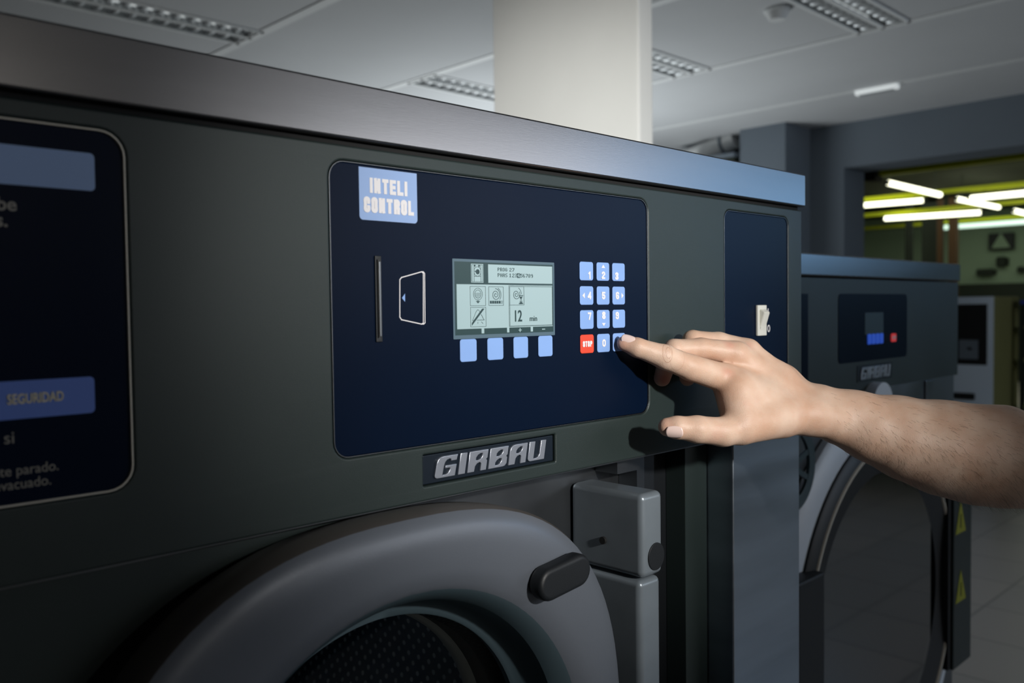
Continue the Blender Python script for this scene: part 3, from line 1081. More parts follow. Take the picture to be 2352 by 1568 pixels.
def rel(Bx, pts):
    return [(Bx[0] + (Bx[2] - Bx[0]) * a, Bx[1] + (Bx[3] - Bx[1]) * bb) for a, bb in pts]


def ring(Bx, cx, cz, r, k=28, a0=0, a1=360, asp=None):
    asp = (Bx[2] - Bx[0]) / (Bx[3] - Bx[1])
    return rel(Bx, [(cx + r * math.cos(math.radians(a0 + (a1 - a0) * i / k)), cz + r * asp * math.sin(math.radians(a0 + (a1 - a0) * i / k)))
                    for i in range(k + (0 if a1 - a0 == 360 else 1))])


# icon 1: drum with water draining
ink += stroke(ring(B1, 0.5, 0.60, 0.29), LW, True) + stroke(ring(B1, 0.5, 0.60, 0.20), LW, True)
for zz in (0.52, 0.58, 0.64):
    ink += stroke(rel(B1, [(0.35, zz), (0.65, zz)]), LW)
ink += stroke(rel(B1, [(0.42, 0.45), (0.58, 0.45)]), LW) + stroke(rel(B1, [(0.5, 0.31), (0.5, 0.2)]), 0.0004)
ink += [[rel(B1, [(0.36, 0.24), (0.5, 0.12), (0.64, 0.24)])]]
# icon 2: alarm crossed out
ink += stroke(rel(B2, [(0.12, 0.32), (0.22, 0.5), (0.34, 0.74), (0.42, 0.84), (0.48, 0.88), (0.54, 0.84), (0.6, 0.78)]), LW)
ink += stroke(rel(B2, [(0.7, 0.62), (0.82, 0.42), (0.88, 0.34), (0.42, 0.34)]), LW * 1.3) + stroke(rel(B2, [(0.12, 0.32), (0.2, 0.33)]), LW)
ink += [[rel(B2, [(0.08, 0.06), (0.90, 0.92), (0.90, 0.93), (0.76, 0.93), (0.08, 0.20)])]]
ink += stroke(rel(B2, [(0.47, 0.24), (0.47, 0.16)]), LW) + stroke(rel(B2, [(0.7, 0.24), (0.8, 0.16)]), LW)


def spiral(Bx, cx, cz, r0, r1, turns, a0=0, k=60):
    asp = (Bx[2] - Bx[0]) / (Bx[3] - Bx[1])
    return rel(Bx, [(cx + (r0 + (r1 - r0) * i / k) * math.cos(a0 + turns * 2 * math.pi * i / k),
                     cz + (r0 + (r1 - r0) * i / k) * asp * math.sin(a0 + turns * 2 * math.pi * i / k)) for i in range(k + 1)])


# icon 3: spin spiral over a level bar
ink += stroke(spiral(B3, 0.48, 0.58, 0.03, 0.30, 2.2, 0.4), 0.0004)
ink += stroke(ring(B3, 0.48, 0.58, 0.36, 10, -40, 62), 0.00035)
for i in range(5):
    ink += [[rel(B3, [(0.08 + 0.15 * i, 0.10), (0.08 + 0.15 * i + 0.12, 0.10), (0.08 + 0.15 * i + 0.12, 0.25), (0.08 + 0.15 * i, 0.25)])]]
ink += stroke(rel(B3, [(0.85, 0.11), (0.93, 0.11), (0.93, 0.24), (0.85, 0.24)]), LW * 0.8, True)
# icon 4: spin spiral with hourglass
ink += stroke(spiral(B5, 0.46, 0.58, 0.03, 0.26, 2.0, 0.5), 0.0004)
ink += stroke(ring(B5, 0.46, 0.58, 0.36, 10, 5, 62), 0.00035)
ink += [[rel(B5, [(0.64, 0.50), (0.94, 0.50), (0.94, 0.54), (0.64, 0.54)])], [rel(B5, [(0.68, 0.46), (0.90, 0.46), (0.81, 0.34), (0.77, 0.34)])],
        [rel(B5, [(0.64, 0.05), (0.94, 0.05), (0.94, 0.09), (0.64, 0.09)])], [rel(B5, [(0.70, 0.09), (0.88, 0.09), (0.79, 0.24)])]]
ink += stroke(rel(B5, [(0.68, 0.5), (0.77, 0.30), (0.66, 0.09)]), LW * 0.8) + stroke(rel(B5, [(0.9, 0.5), (0.81, 0.30), (0.92, 0.09)]), LW * 0.8)
# machine pictogram in the head line
bx0, bx1 = Xc(355, 280), Xc(518, 280)
B0 = (bx0 + 0.0003, Zr(355, 398) + 0.0003, bx1 - 0.0003, Zr(355, 147) - 0.0003)
ink += stroke(rel(B0, [(0.04, 0.03), (0.96, 0.03), (0.96, 0.97), (0.04, 0.97)]), LW, True)
ink += stroke(rel(B0, [(0.22, 0.03), (0.22, 0.97)]), LW) + stroke(rel(B0, [(0.8, 0.03), (0.8, 0.97)]), LW)
ink += stroke(rel(B0, [(0.22, 0.33), (0.8, 0.33)]), 0.0004) + stroke(ring(B0, 0.51, 0.60, 0.30), LW, True)
ink += [[ring(B0, 0.53, 0.58, 0.17, 10)], [rel(B0, [(0.22, 0.86), (0.34, 0.86), (0.34, 0.96), (0.22, 0.96)])],
        [rel(B0, [(0.6, 0.86), (0.72, 0.86), (0.72, 0.96), (0.6, 0.96)])], [rel(B0, [(0.28, 0.55), (0.4, 0.60), (0.28, 0.65)])]]

# pixel letters of the head line and the big 12 min
F57 = {'P': '1110,1001,1001,1110,1000,1000,1000', 'R': '1110,1001,1001,1110,1010,1001,1001', 'O': '0110,1001,1001,1001,1001,1001,0110',
       'G': '0110,1001,1000,1011,1001,1001,0110', '2': '0110,1001,0001,0010,0100,1000,1111', '7': '1111,0001,0001,0010,0010,0100,0100',
       'H': '1001,1001,1001,1111,1001,1001,1001', 'A': '0110,1001,1001,1111,1001,1001,1001', 'S': '0111,1000,1000,0110,0001,0001,1110',
       '1': '0100,1100,0100,0100,0100,0100,1110', '3': '1111,0001,0010,0110,0001,1001,0110', '4': '0010,0110,1010,1010,1111,0010,0010',
       '5': '1111,1000,1110,0001,0001,1001,0110', '6': '0110,1000,1000,1110,1001,1001,0110', '8': '0110,1001,1001,0110,1001,1001,0110',
       '9': '0110,1001,1001,0111,0001,0001,0110'}


def pix(ch, x, z, pw, ph):
    """runs of dots of one character; x,z bottom-left"""
    res = []
    rows = F57[ch].split(',')
    for r_, row in enumerate(rows):
        i = 0
        while i < 4:
            if row[i] == '1':
                j = i
                while j < 4 and row[j] == '1':
                    j += 1
                zz = z + (6 - r_) * ph
                res.append([[(x + i * pw, zz), (x + j * pw, zz), (x + j * pw, zz + ph * 1.02), (x + i * pw, zz + ph * 1.02)]])
                i = j
            else:
                i += 1
    return res


zl1b, zl1t = Zr(708, 248), Zr(708, 200)
zl2b, zl2t = Zr(708, 325), Zr(708, 275)
ph1 = (zl1t - zl1b) / 7
ph2 = (zl2t - zl2b) / 7
inv = []
pitch = (Xc(838, 230) - Xc(708, 230)) / 3.85
for line, zb_, ph_, gap_u in (('PROG 27', zl1b, ph1, 865), ('PHAS 123456789', zl2b, ph2, 865)):
    xx = Xc(708, 230)
    for i, ch in enumerate(line):
        if i == 5:
            xx = Xc(gap_u, 230)
            pitch2 = (Xc(1180, 310) - Xc(865, 310)) / 8.85
        pt = pitch if i < 5 else pitch2
        if ch == ' ':
            xx += pt
            continue
        if ch == '4' and i > 5:
            ink += [[rrect(xx - 0.15 * pt, zb_ - ph_, xx + 0.9 * pt, zb_ + 8 * ph_)]]
            inv += pix(ch, xx, zb_, pt * 0.19, ph_)
        else:
            ink += pix(ch, xx, zb_, pt * 0.19, ph_)
        xx += pt
D(joinloops('screen_symbols', ink, YG, 0.00018, 'lcd_dark'))
D(joinloops('screen_highlighted_digit', inv, YG - 0.00012, 0.00015, 'lcd'))
h12 = Zr(905, 768) - Zr(905, 918)
D(text('screen_lettering', '12', (Xc(905, 850) + Xc(1045, 850)) / 2, (Zr(905, 768) + Zr(905, 918)) / 2, h12, YG + 0.0001, 'lcd_dark', sx=0.78, depth=0.0003, bold=0.012))
D(text('screen_lettering', 'min', (Xc(1105, 850) + Xc(1262, 850)) / 2, Zr(1105, 912) + h12 * 0.24, h12 * 0.50, YG + 0.0001, 'lcd_dark', sx=0.95, depth=0.0003))

# the four keys under the display
for (pa, pb) in (((1055, 779), (1094, 829)), ((1118, 776), (1155, 825)), ((1178, 774), (1212, 821)), ((1235, 772), (1268, 817))):
    a, bb = PZ(*pa), PZ(*pb)
    P(sheet('soft_key', [rrect(a[0], -0.0395, bb[0], -0.0222, 0.0022)], YP - 0.0009, 0.0011, 'key_blue', bevel=0.0005))
# number keys
kx = [(0.5683, 0.5856), (0.5896, 0.6069), (0.6112, 0.6291)]
kz = [(0.0238, 0.0407), (0.0030, 0.0199), (-0.0184, -0.0013), (-0.0394, -0.0223)]
kx = [(PZ(1330, 620)[0], PZ(1361, 620)[0]), (PZ(1369, 620)[0], PZ(1398, 620)[0]), (PZ(1405, 620)[0], PZ(1433.5, 620)[0])]
kz = [(PZ(1345, 644)[1], PZ(1345, 601)[1]), (PZ(1346, 700)[1], PZ(1346, 657)[1]), (PZ(1347, 755.5)[1], PZ(1347, 712)[1]), (PZ(1348, 811)[1], PZ(1348, 768)[1])]
names = [['1', '2', '3'], ['4', '5', '6'], ['7', '8', '9'], ['STOP', '0', '']]
H_ = 0.0066
for r_ in range(4):
    for c_ in range(3):
        x0, x1 = kx[c_]
        z0, z1 = kz[r_]
        nm = names[r_][c_]
        stop = nm == 'STOP'
        key = P(sheet('number_key' if not stop else 'stop_key', [rrect(x0, z0, x1, z1, 0.0023)], YP - 0.0009, 0.0011, 'key_red' if stop else 'key_blue', bevel=0.0005))
        if stop:
            key['label'] = 'red STOP key'
        cx_, cz_ = (x0 + x1) / 2, (z0 + z1) / 2

        def K(o):
            o.parent = key
            return o
        yk = YP - 0.00092
        if stop:
            K(block('key_lettering', 'STOP', cx_, cz_, 0.0050, yk, 'white_ink', wd=0.54))
            continue
        if not nm:
            continue
        dxk = {'1': 0.0040, '3': -0.0032, '4': 0.0030, '6': -0.0024, '7': 0.0030, '9': -0.0030}.get(nm, 0.0)
        dzk = {'1': -0.0036, '2': -0.0032, '3': -0.0036, '7': 0.0030, '8': 0.0034, '9': 0.0030}.get(nm, 0.0)
        K(block('key_lettering', nm, cx_ + dxk, cz_ + dzk, H_, yk, 'white_ink', wd=0.70, t=0.235))
        tri = {'2': [(-0.0026, 0.0032), (0.0026, 0.0032), (0, 0.0062)], '8': [(-0.0026, -0.0034), (0.0026, -0.0034), (0, -0.0062)],
               '4': [(-0.0030, -0.0026), (-0.0030, 0.0026), (-0.0062, 0)], '6': [(0.0034, -0.0026), (0.0034, 0.0026), (0.0064, 0)]}.get(nm)
        if tri:
            K(sheet('key_arrow', [[(cx_ + a, cz_ + bb) for a, bb in tri]], yk - 0.0002, 0.0002, 'white_ink'))

# switch panel on the right
sp_ = P(sheet('switch_panel', [rrect(0.7986, -0.0984, 0.9304, 0.1001, 0.009)], YP, 0.008, 'film', bevel=0.0005))
sw = P(box('rocker_switch', (0.8610, YP - 0.0030, -0.0325), (0.8800, YP, 0.0012), 'switch', bevel=0.0008))
bm = bmesh.new()
pr = [(YP - 0.003, -0.003), (YP - 0.0085, -0.0068), (YP - 0.0040, -0.0210), (YP - 0.003, -0.0270)]
vs0 = [bm.verts.new((0.8650, a, bb)) for a, bb in pr]
vs1 = [bm.verts.new((0.8772, a, bb)) for a, bb in pr]
bm.faces.new(vs0)
bm.faces.new(list(reversed(vs1)))
for i in range(4):
    j = (i + 1) % 4
    bm.faces.new((vs0[i], vs1[i], vs1[j], vs0[j]))
bmesh.ops.recalc_face_normals(bm, faces=bm.faces)
bmesh.ops.bevel(bm, geom=bm.edges[:], offset=0.0006, segments=2, affect='EDGES')
me = bpy.data.meshes.new('rocker')
bm.to_mesh(me)
bm.free()
rk_ = link('rocker', me, 'switch', sw)
a, bb = PZ(1764, 708), PZ(1765, 722)
P(sheet('switch_mark', [rrect(a[0] - 0.0008, bb[1], a[0] + 0.0008, a[1], 0.0005)], YI, 0.0002, 'white_ink'))
a = PZ(1765.5, 754)
P(sheet('switch_mark', [circ(a[0], a[1], 0.0030, 20, 0.0041), circ(a[0], a[1], 0.0016, 20, 0.0027)], YI, 0.0002, 'white_ink'))

# instruction panel on the left
ip = P(sheet('instruction_panel', [rrect(-0.0988, -0.0974, 0.1873, 0.1001, 0.013)], YP, 0.008, 'film', bevel=0.0006))


def I(o):
    o.parent = ip
    return o


a = PZ(216, 353)
bb = PZ(216, 439)
I(sheet('printed_heading', [rrect(-0.0988 + 0.03, bb[1], a[0], a[1], 0.0025)], YI, 0.0002, 'badge'))
a = PZ(216, 864)
bb = PZ(216, 947)
I(sheet('printed_heading', [rrect(-0.0988 + 0.03, bb[1], a[0], a[1], 0.0025)], YI, 0.0002, 'badge_dark'))
for body, (pxr, pyr), hh_, mm_, bo, sx_ in (('SEGURIDAD', (146, 908), 0.0050, 'cream_ink', 0.02, 0.70), ('be', (38, 469), 0.0068, 'grey_ink', 0.02, 1.0),
                                   ('s.', (18, 505), 0.0068, 'grey_ink', 0.02, 1.0), ('si', (34, 1003), 0.0062, 'grey_ink', 0.0, 1.0),
                                   ('nte parado.', (135, 1067), 0.0052, 'grey_ink', 0.0, 0.92), ('evacuado.', (118, 1100), 0.0052, 'grey_ink', 0.0, 0.92)):
    a = PZ(pxr, pyr)
    I(text('printed_lettering', body, a[0], a[1], hh_, YI if mm_ != 'cream_ink' else YI - 0.0001, mm_, bold=bo, sx=sx_, align='RIGHT'))

# name plate with raised letters
pl = P(sheet('name_plate', [rrect(0.3958, -0.1277, 0.5352, -0.1063, 0.0008, 2)], 0.0022, 0.004, 'plate', bevel=0.0004))
GL = {
    'G': (1.04, [[(0, .14), (.02, .70), (.06, .86), (.16, .97), (.28, 1), (1, 1), (.97, .74), (.70, .74), (.69, .83), (.62, .85), (.5, .82), (.42, .72), (.38, .55), (.36, .12),
           (.52, .12), (.64, .18), (.70, .32), (.70, .42), (.46, .42), (.46, .54), (1, .54), (.98, 0), (.12, 0), (.03, .05)]]),
    'I': (.36, [[(0, 0), (.34, 0), (.34, 1), (0, 1)]]),
    'R': (.98, [[(0, 0), (0, 1), (.96, 1), (.96, .60), (.90, .53), (.96, .46), (.96, 0), (.66, 0), (.66, .36), (.58, .43), (.44, .38), (.36, .26), (.34, 0)],
           [(.36, .54), (.36, .68), (.44, .80), (.56, .86), (.68, .86), (.68, .72), (.62, .60), (.5, .54)]]),
    'B': (.98, [[(0, 0), (0, 1), (.96, 1), (.96, .58), (.90, .51), (.96, .44), (.96, .14), (.88, .03), (.78, 0)],
           [(.36, .56), (.36, .70), (.44, .80), (.56, .86), (.68, .86), (.68, .72), (.62, .62), (.5, .56)],
           [(.34, .12), (.34, .26), (.42, .38), (.54, .44), (.66, .44), (.66, .30), (.60, .18), (.48, .12)]]),
    'A': (.98, [[(0, 0), (0, .70), (.04, .86), (.14, .97), (.26, 1), (.96, 1), (.96, 0), (.66, 0), (.66, .38), (.58, .44), (.44, .40), (.36, .28), (.34, 0)],
           [(.36, .54), (.36, .68), (.44, .80), (.56, .86), (.68, .86), (.68, .72), (.62, .60), (.5, .54)]]),
    'U': (.98, [[(0, 1), (.32, 1), (.32, .12), (.48, .12), (.60, .18), (.66, .32), (.66, 1), (.96, 1), (.96, 0), (.14, 0), (.04, .05), (0, .16)]]),
}


def logo(x0, x1, z0, z1, y, depth, parent, frame_inv, bev=0.00035, m='chrome', face='logo_face'):
    """raised slanted letters, each letter its own piece"""
    word = 'GIRBAU'
    tot = sum(GL[c_][0] for c_ in word) + 0.10 * 5
    sh = 0.20 * (z1 - z0)
    sc_ = (x1 - x0 - sh) / tot
    x = x0
    for ch in word:
        wd, lps = GL[ch]
        lp = [[(x + a * sc_ + sh * bb, z0 + bb * (z1 - z0)) for a, bb in l] for l in lps]
        o = sheet('raised_letter', lp, y - depth, depth, m, None, bevel=bev)
        o.parent = parent
        x += (wd + 0.10) * sc_


INV1 = Matrix.Translation((0, 0, FZ)).inverted()
lx_a = seen(999, 1100, y=0)[0]
lx_b = seen(1257, 1020, y=0)[0]
logo(lx_a, lx_b, -0.1245, -0.1088, 0.0023, 0.0018, pl, INV1)

# lower front: panel left with dish-shaped recess, plate behind it, steel front right
def dishloop(x0, x1, a):
    pts = sup(0.358, -0.367, a, 0)
    return [(p[0], p[2]) for p in pts]


R_D = 0.255
lo_panel = P(sheet('lower_front_panel', [[(XL, FZ + 0.06), (0.358, FZ + 0.06)] + [(p[0], p[2]) for p in reversed(sup(0.358, -0.400, R_D, 0)[24:73])] + [(0.358, -0.1405), (XL, -0.1405)]], 0.011, 0.006, 'fascia', bevel=0.001))
def half(a, y):
    return sup(0.358, -0.400, a, y)[24:73]


P(loft('door_recess', [half(R_D - 0.0005, 0.0125), half(R_D - 0.004, 0.020), half(R_D - 0.012, 0.045), half(R_D - 0.014, 0.060), half(0.195, 0.060)], 'rim', close=False))
P(sheet('hinge_recess_back', [[(0.358, FZ + 0.06), (0.87, FZ + 0.06), (0.87, -0.1405), (0.358, -0.1405)] + circ(0.358, -0.380, 0.193, 32, a0=90, a1=-90)], 0.0605, 0.005, 'black'))
P(box('recess_post', (0.705, 0.045, FZ + 0.06), (0.735, 0.0605, -0.1405), 'black', bevel=0.002))
P(box('recess_post', (0.775, 0.035, FZ + 0.06), (0.816, 0.0605, -0.1405), 'fascia', bevel=0.001))
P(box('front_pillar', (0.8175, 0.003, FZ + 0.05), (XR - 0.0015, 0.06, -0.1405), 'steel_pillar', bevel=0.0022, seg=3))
# steel plate catching blue light above the door, right
P(sheet('recess_plate', [[(0.40, -0.1405)] + [(p[0], p[2]) for p in sup(0.358, -0.38, 0.197, 0)[22:1:-1]] + [(0.70, -0.36), (0.70, -0.1405)]], 0.0585, 0.0015, 'steel_dark'))

# door: rounded-square bowl door
cxD, czD = 0.358, -0.367
rings = [sup(cxD, czD, 0.190, 0.052), sup(cxD, czD, 0.195, 0.012), sup(cxD, czD, 0.222, 0.008), sup(cxD, czD, 0.2260, 0.004), sup(cxD, czD, 0.2275, -0.010), sup(cxD, czD, 0.2275, -0.024),
         sup(cxD, czD, 0.2255, -0.0285)]
door = P(loft('door', rings, 'rim'))


def blend_ring(f, y):
    """between the rounded-square outline and the round port"""
    a = sup(cxD, czD, 0.2255, y)
    n_ = len(a)
    r = []
    for i in range(n_):
        x, _, z = a[i]
        d_ = Vector((x - cxD, z - czD))
        ang_ = math.atan2(d_.y, d_.x)
        b_x, b_z = cxD + 0.174 * math.cos(ang_), czD + 0.174 * math.sin(ang_)
        r.append((x + (b_x - x) * f, y, z + (b_z - z) * f))
    return r


def DP(o):
    o.parent = door
    return o


DP(loft('door_face', [blend_ring(0, -0.0285), blend_ring(0.06, -0.0315), blend_ring(0.18, -0.0345), blend_ring(0.4, -0.0362), blend_ring(0.7, -0.0360), blend_ring(0.92, -0.0335), blend_ring(1.0, -0.0300)], 'door'))


def cring(cx, cz, r, y, n=96):
    return [(cx + r * math.cos(2 * math.pi * i / n), y, cz + r * math.sin(2 * math.pi * i / n)) for i in range(n)]


DP(loft('port_ring', [cring(cxD, czD, 0.174, -0.030), cring(cxD, czD, 0.171, -0.0275), cring(cxD, czD, 0.165, -0.0185), cring(cxD, czD, 0.163, -0.014)], 'funnel'))
DP(loft('port_funnel', [cring(cxD, czD, 0.1632, -0.014), cring(cxD, czD, 0.1620, 0.006), cring(cxD + 0.002, czD - 0.001, 0.158, 0.014), cring(cxD + 0.006, czD - 0.002, 0.150, 0.0195), cring(cxD + 0.010, czD - 0.003, 0.1455, 0.021),
                        cring(cxD + 0.010, czD - 0.003, 0.1445, 0.0225), cring(cxD + 0.010, czD - 0.003, 0.1455, 0.03)], 'funnel'))
gl = DP(loft('door_glass', [cring(cxD + 0.01, czD - 0.003, 0.146, 0.028), cring(cxD + 0.01, czD - 0.003, 0.140, 0.045), cring(cxD + 0.01, czD - 0.003, 0.11, 0.062), cring(cxD + 0.01, czD - 0.003, 0.05, 0.070),
                            cring(cxD + 0.01, czD - 0.003, 0.001, 0.071)], 'glass', cap1=True))
# black handle pad on the door face, tilted
hq0 = seen(1262, 1335, y=-0.04)
hq1 = seen(1318, 1312, y=-0.04)
hc = seen(1292, 1324, y=-0.045)
hdl = DP(sheet('handle', [cap(hc[0], hc[2], 0.0295, 0.0130, 6)], -0.050, 0.014, 'black', bevel=0.004, bres=4))
# drum behind the glass
P(loft('door_seal', [cring(cxD, -0.380, 0.195, 0.0605), cring(0.362, -0.385, 0.175, 0.064), cring(0.364, -0.388, 0.160, 0.072), cring(0.364, -0.388, 0.157, 0.078)], 'rim'))
P(loft('drum_lip', [cring(0.364, -0.388, 0.1585, 0.076), cring(0.364, -0.388, 0.1545, 0.080), cring(0.364, -0.388, 0.1530, 0.088), cring(0.364, -0.388, 0.1545, 0.094), cring(0.364, -0.388, 0.1600, 0.098)], 'edge'))  # steel lip's shine painted on as a pale colour
dm = P(loft('drum', [cring(0, 0, 0.158, 0.0), cring(0, 0, 0.235, 0.030), cring(0, 0, 0.262, 0.05), cring(0, 0, 0.262, 0.46), cring(0, 0, 0.02, 0.48)], 'drum', cap1=True))
dm.location = (0.364, 0.098, -0.388 )
# hinge housing: rounded box in two pieces with a screw and a black cap
hb = P(box('hinge_cover', (0.6175, -0.028, -0.2420), (0.6490, 0.0575, -0.1660), 'hinge', bevel=0.006, seg=4))
hb2 = P(box('hinge_post', (0.6165, -0.026, FZ + 0.3), (0.6480, 0.0575, -0.2440), 'hinge', bevel=0.006, seg=4))


def HB(o):
    o.parent = hb
    return o


qc = seen(1506, 1277, y=-0.028)
HB(sheet('hinge_cap', [circ(qc[0], qc[2], 0.0118, 28, 0.0125)], -0.0292, 0.002, 'black', bevel=0.0004))
qs = seen(1387, 1240, x=0.6175)
HB(cyl('screw', (0.6150, qs[1], qs[2]), (0.6190, qs[1], qs[2]), 0.0035, 'gap', n=16))
P(merge('hinge_bracket', [box('t', (0.655, 0.030, -0.160), (0.690, 0.058, -0.1405), None, bm_only=True), box('t', (0.692, 0.035, -0.50), (0.704, 0.058, -0.1405), None, bm_only=True)], 'steel_dark'))

# ------------------------------------------------------------------ small washing machine behind, to the right
Y2 = 0.21
m2 = thing('washing_machine', 'smaller dark washing machine with black glass door, standing behind and right of the large one', 'washing machine', loc=(1.6, Y2, FZ))
INV2 = Matrix.Translation((1.6, Y2, FZ)).inverted()


def Q(o, par=None):
    o.parent = par or m2
    if par is None:
        o.matrix_parent_inverse = INV2
    return o


X2L, X2R = 1.13, 2.093
zf = -0.160
Q(box('body', (X2L, Y2 + 0.02, FZ + 0.04), (X2R, 1.05, 0.047), 'steel_dark', bevel=0.002))
Q(box('plinth', (X2L + 0.02, Y2 + 0.05, FZ), (X2R - 0.02, 1.0, FZ + 0.04), 'black'))
Q(box('top_trim', (X2L - 0.003, Y2 - 0.004, 0.0500), (X2R + 0.002, 1.06, 0.0885), 'steel', bevel=0.003, seg=3))
fas = Q(sheet('fascia', [rrect(X2L, zf, X2R, 0.0480)], Y2, 0.02, 'fascia', bevel=0.0015))
f2 = lambda px, py: (seen(px, py, y=Y2)[0], seen(px, py, y=Y2)[2])
a, bb = f2(1925, 674), f2(2082, 818)
cp2 = Q(sheet('control_panel', [rrect(a[0], bb[1], bb[0], a[1], 0.01)], Y2 - 0.001, 0.003, 'film', bevel=0.0005))
a, bb = f2(1985, 718), f2(2027, 766)
Q(sheet('display', [rrect(a[0], bb[1], bb[0], a[1], 0.002)], Y2 - 0.0016, 0.001, 'lcd_grey'))
a, bb = f2(1990, 767), f2(2027, 788)
wq = (bb[0] - a[0]) / 4
for i in range(4):
    Q(sheet('soft_key', [rrect(a[0] + i * wq + 0.0015, bb[1], a[0] + (i + 1) * wq - 0.0015, a[1], 0.003)], Y2 - 0.0025, 0.002, 'key_blue_far', bevel=0.0004))
a, bb = f2(2045, 766), f2(2056, 784)
st2 = Q(sheet('stop_key', [rrect(a[0], bb[1], bb[0], a[1], 0.004)], Y2 - 0.0025, 0.002, 'key_red_far', bevel=0.0004))
o = block('key_lettering', 'STOP', (a[0] + bb[0]) / 2, (a[1] + bb[1]) / 2, 0.0065, Y2 - 0.0026, 'white_ink')
Q(o, st2)
a, bb = f2(1968, 840), f2(2048, 866)
pl2 = Q(sheet('name_plate', [rrect(a[0], bb[1], bb[0], a[1], 0.001)], Y2 - 0.001, 0.003, 'plate', bevel=0.0004))
logo(f2(1974, 860)[0], f2(2043, 840)[0], bb[1] + 0.004, a[1] - 0.004, Y2 - 0.001, 0.002, pl2, INV2, bev=0.0003)
Q(box('side_panel_slot', (seen(1846, 720, y=Y2)[0] - 0.1, Y2 - 0.001, -0.15), (seen(1855, 720, y=Y2)[0], Y2 + 0.002, 0.02), 'film'))
# lower front
cx2, cz2, r2 = 1.655, -0.585, 0.321
Q(box('lower_front_panel', (X2L, Y2 + 0.006, FZ + 0.04), (X2R - 0.005, Y2 + 0.025, zf), 'steel_dark', bevel=0.002))
Q(box('side_strip', (1.915, Y2 + 0.002, -0.60), (1.955, Y2 + 0.01, zf - 0.002), 'steel_dark', bevel=0.002))
dplate = Q(loft('door', [cring(cx2, cz2, 0.30, Y2 + 0.004), cring(cx2, cz2, 0.405, Y2 + 0.004), cring(cx2, cz2, 0.405, Y2 - 0.008), cring(cx2, cz2, 0.398, Y2 - 0.014), cring(cx2, cz2, 0.350, Y2 - 0.018)], 'white_metal'))
Q(loft('door_ring', [cring(cx2, cz2, 0.352, Y2 - 0.014), cring(cx2, cz2, 0.350, Y2 - 0.022), cring(cx2, cz2, 0.343, Y2 - 0.026), cring(cx2, cz2, 0.325, Y2 - 0.028)], 'black'), dplate)
Q(loft('ring_bead', [cring(cx2, cz2, 0.326, Y2 - 0.028), cring(cx2, cz2, 0.3245, Y2 - 0.0305), cring(cx2, cz2, 0.3210, Y2 - 0.0305), cring(cx2, cz2, 0.3195, Y2 - 0.027)], 'edge'), dplate)  # bright line of the bead is a painted highlight
Q(loft('inner_ring', [cring(cx2, cz2, 0.3197, Y2 - 0.027), cring(cx2, cz2, 0.285, Y2 - 0.020), cring(cx2, cz2, 0.268, Y2 - 0.016)], 'black'), dplate)
Q(loft('door_glass', [cring(cx2, cz2, 0.268, Y2 - 0.016), cring(cx2, cz2, 0.02, Y2 - 0.016)], 'glass_dark', cap1=True, smooth=False), dplate)
Q(loft('drum_mouth', [cring(cx2, cz2, 0.270, Y2 - 0.010), cring(cx2, cz2, 0.02, Y2 - 0.006)], 'black', cap1=True, smooth=False))
# lock housing with warning triangles
LX0, LX1, LY = seen(2190, 1500, y=0.17)[0], seen(2230, 1500, y=0.17)[0], 0.17
bm = bmesh.new()
zt_, zb_ = -0.32, seen(2230, 1508, y=0.17)[2]
Q(box('lock_housing', (LX0, LY, zb_), (LX1, Y2 + 0.006, zt_), 'fascia', bevel=0.003))
Q(box('lock_channel', (LX0 - 0.016, LY + 0.006, zb_ + 0.004), (LX0, Y2 + 0.006, zt_), 'gap'))
for py_ in (1205, 1362):
    ctr = seen(2206, py_ - 18, y=LY)
    s_ = 0.034
    Q(sheet('warning_triangle', [[(ctr[0] - s_ * 0.9, ctr[2] - s_), (ctr[0] + s_ * 0.9, ctr[2] - s_), (ctr[0], ctr[2] + s_)],
                                 [(ctr[0] - s_ * 0.12, ctr[2] - s_ * 0.7), (ctr[0] + s_ * 0.12, ctr[2] - s_ * 0.7), (ctr[0] + s_ * 0.1, ctr[2] + s_ * 0.2), (ctr[0] - s_ * 0.1, ctr[2] + s_ * 0.2)]],
            LY - 0.001, 0.001, 'warn'))
qa = seen(1848, 1330, y=0.17)
qb2 = seen(1890, 1330, y=0.17)
Q(box('handle', (qa[0] - 0.03, 0.165, -0.85), (qb2[0], Y2 + 0.0, qa[2]), 'black', bevel=0.006))
# round emblem with spokes on the pale door plate
ex, ez = seen(1868, 1062, y=Y2 - 0.02)[0] - 0.075, seen(1868, 1058, y=Y2 - 0.02)[2]
em = Q(sheet('round_emblem', [circ(ex, ez, 0.075, 48), circ(ex, ez, 0.055, 48)], Y2 - 0.024, 0.006, 'funnel', bevel=0.001))
sp3 = []
for i in range(4):
    an = math.radians(45 * i + 20)
    sp3 += stroke([(ex - 0.056 * math.cos(an), ez - 0.056 * math.sin(an)), (ex + 0.056 * math.cos(an), ez + 0.056 * math.sin(an))], 0.009)
Q(joinloops('emblem_spokes', sp3, Y2 - 0.023, 0.004, 'funnel'), em)
# pale latch knob above the door
ql = seen(2005, 916, y=Y2)
Q(cyl('latch_knob', (ql[0], Y2 - 0.02, ql[2] - 0.012), (ql[0], Y2 + 0.01, ql[2] - 0.012), 0.045, 'white_metal'))

# ------------------------------------------------------------------ the person's arm
RH = Matrix(((0.7163316554478547, 0.0347059910585201, -0.6968963004550834), (-0.6976447903116096, 0.017478220542134625, -0.71623059021362),
             (-0.012676985225440805, 0.9992447177700398, 0.03673265650979086)))
OH = Vector((0.6206812181684496, -0.0030, -0.03144006345590133))
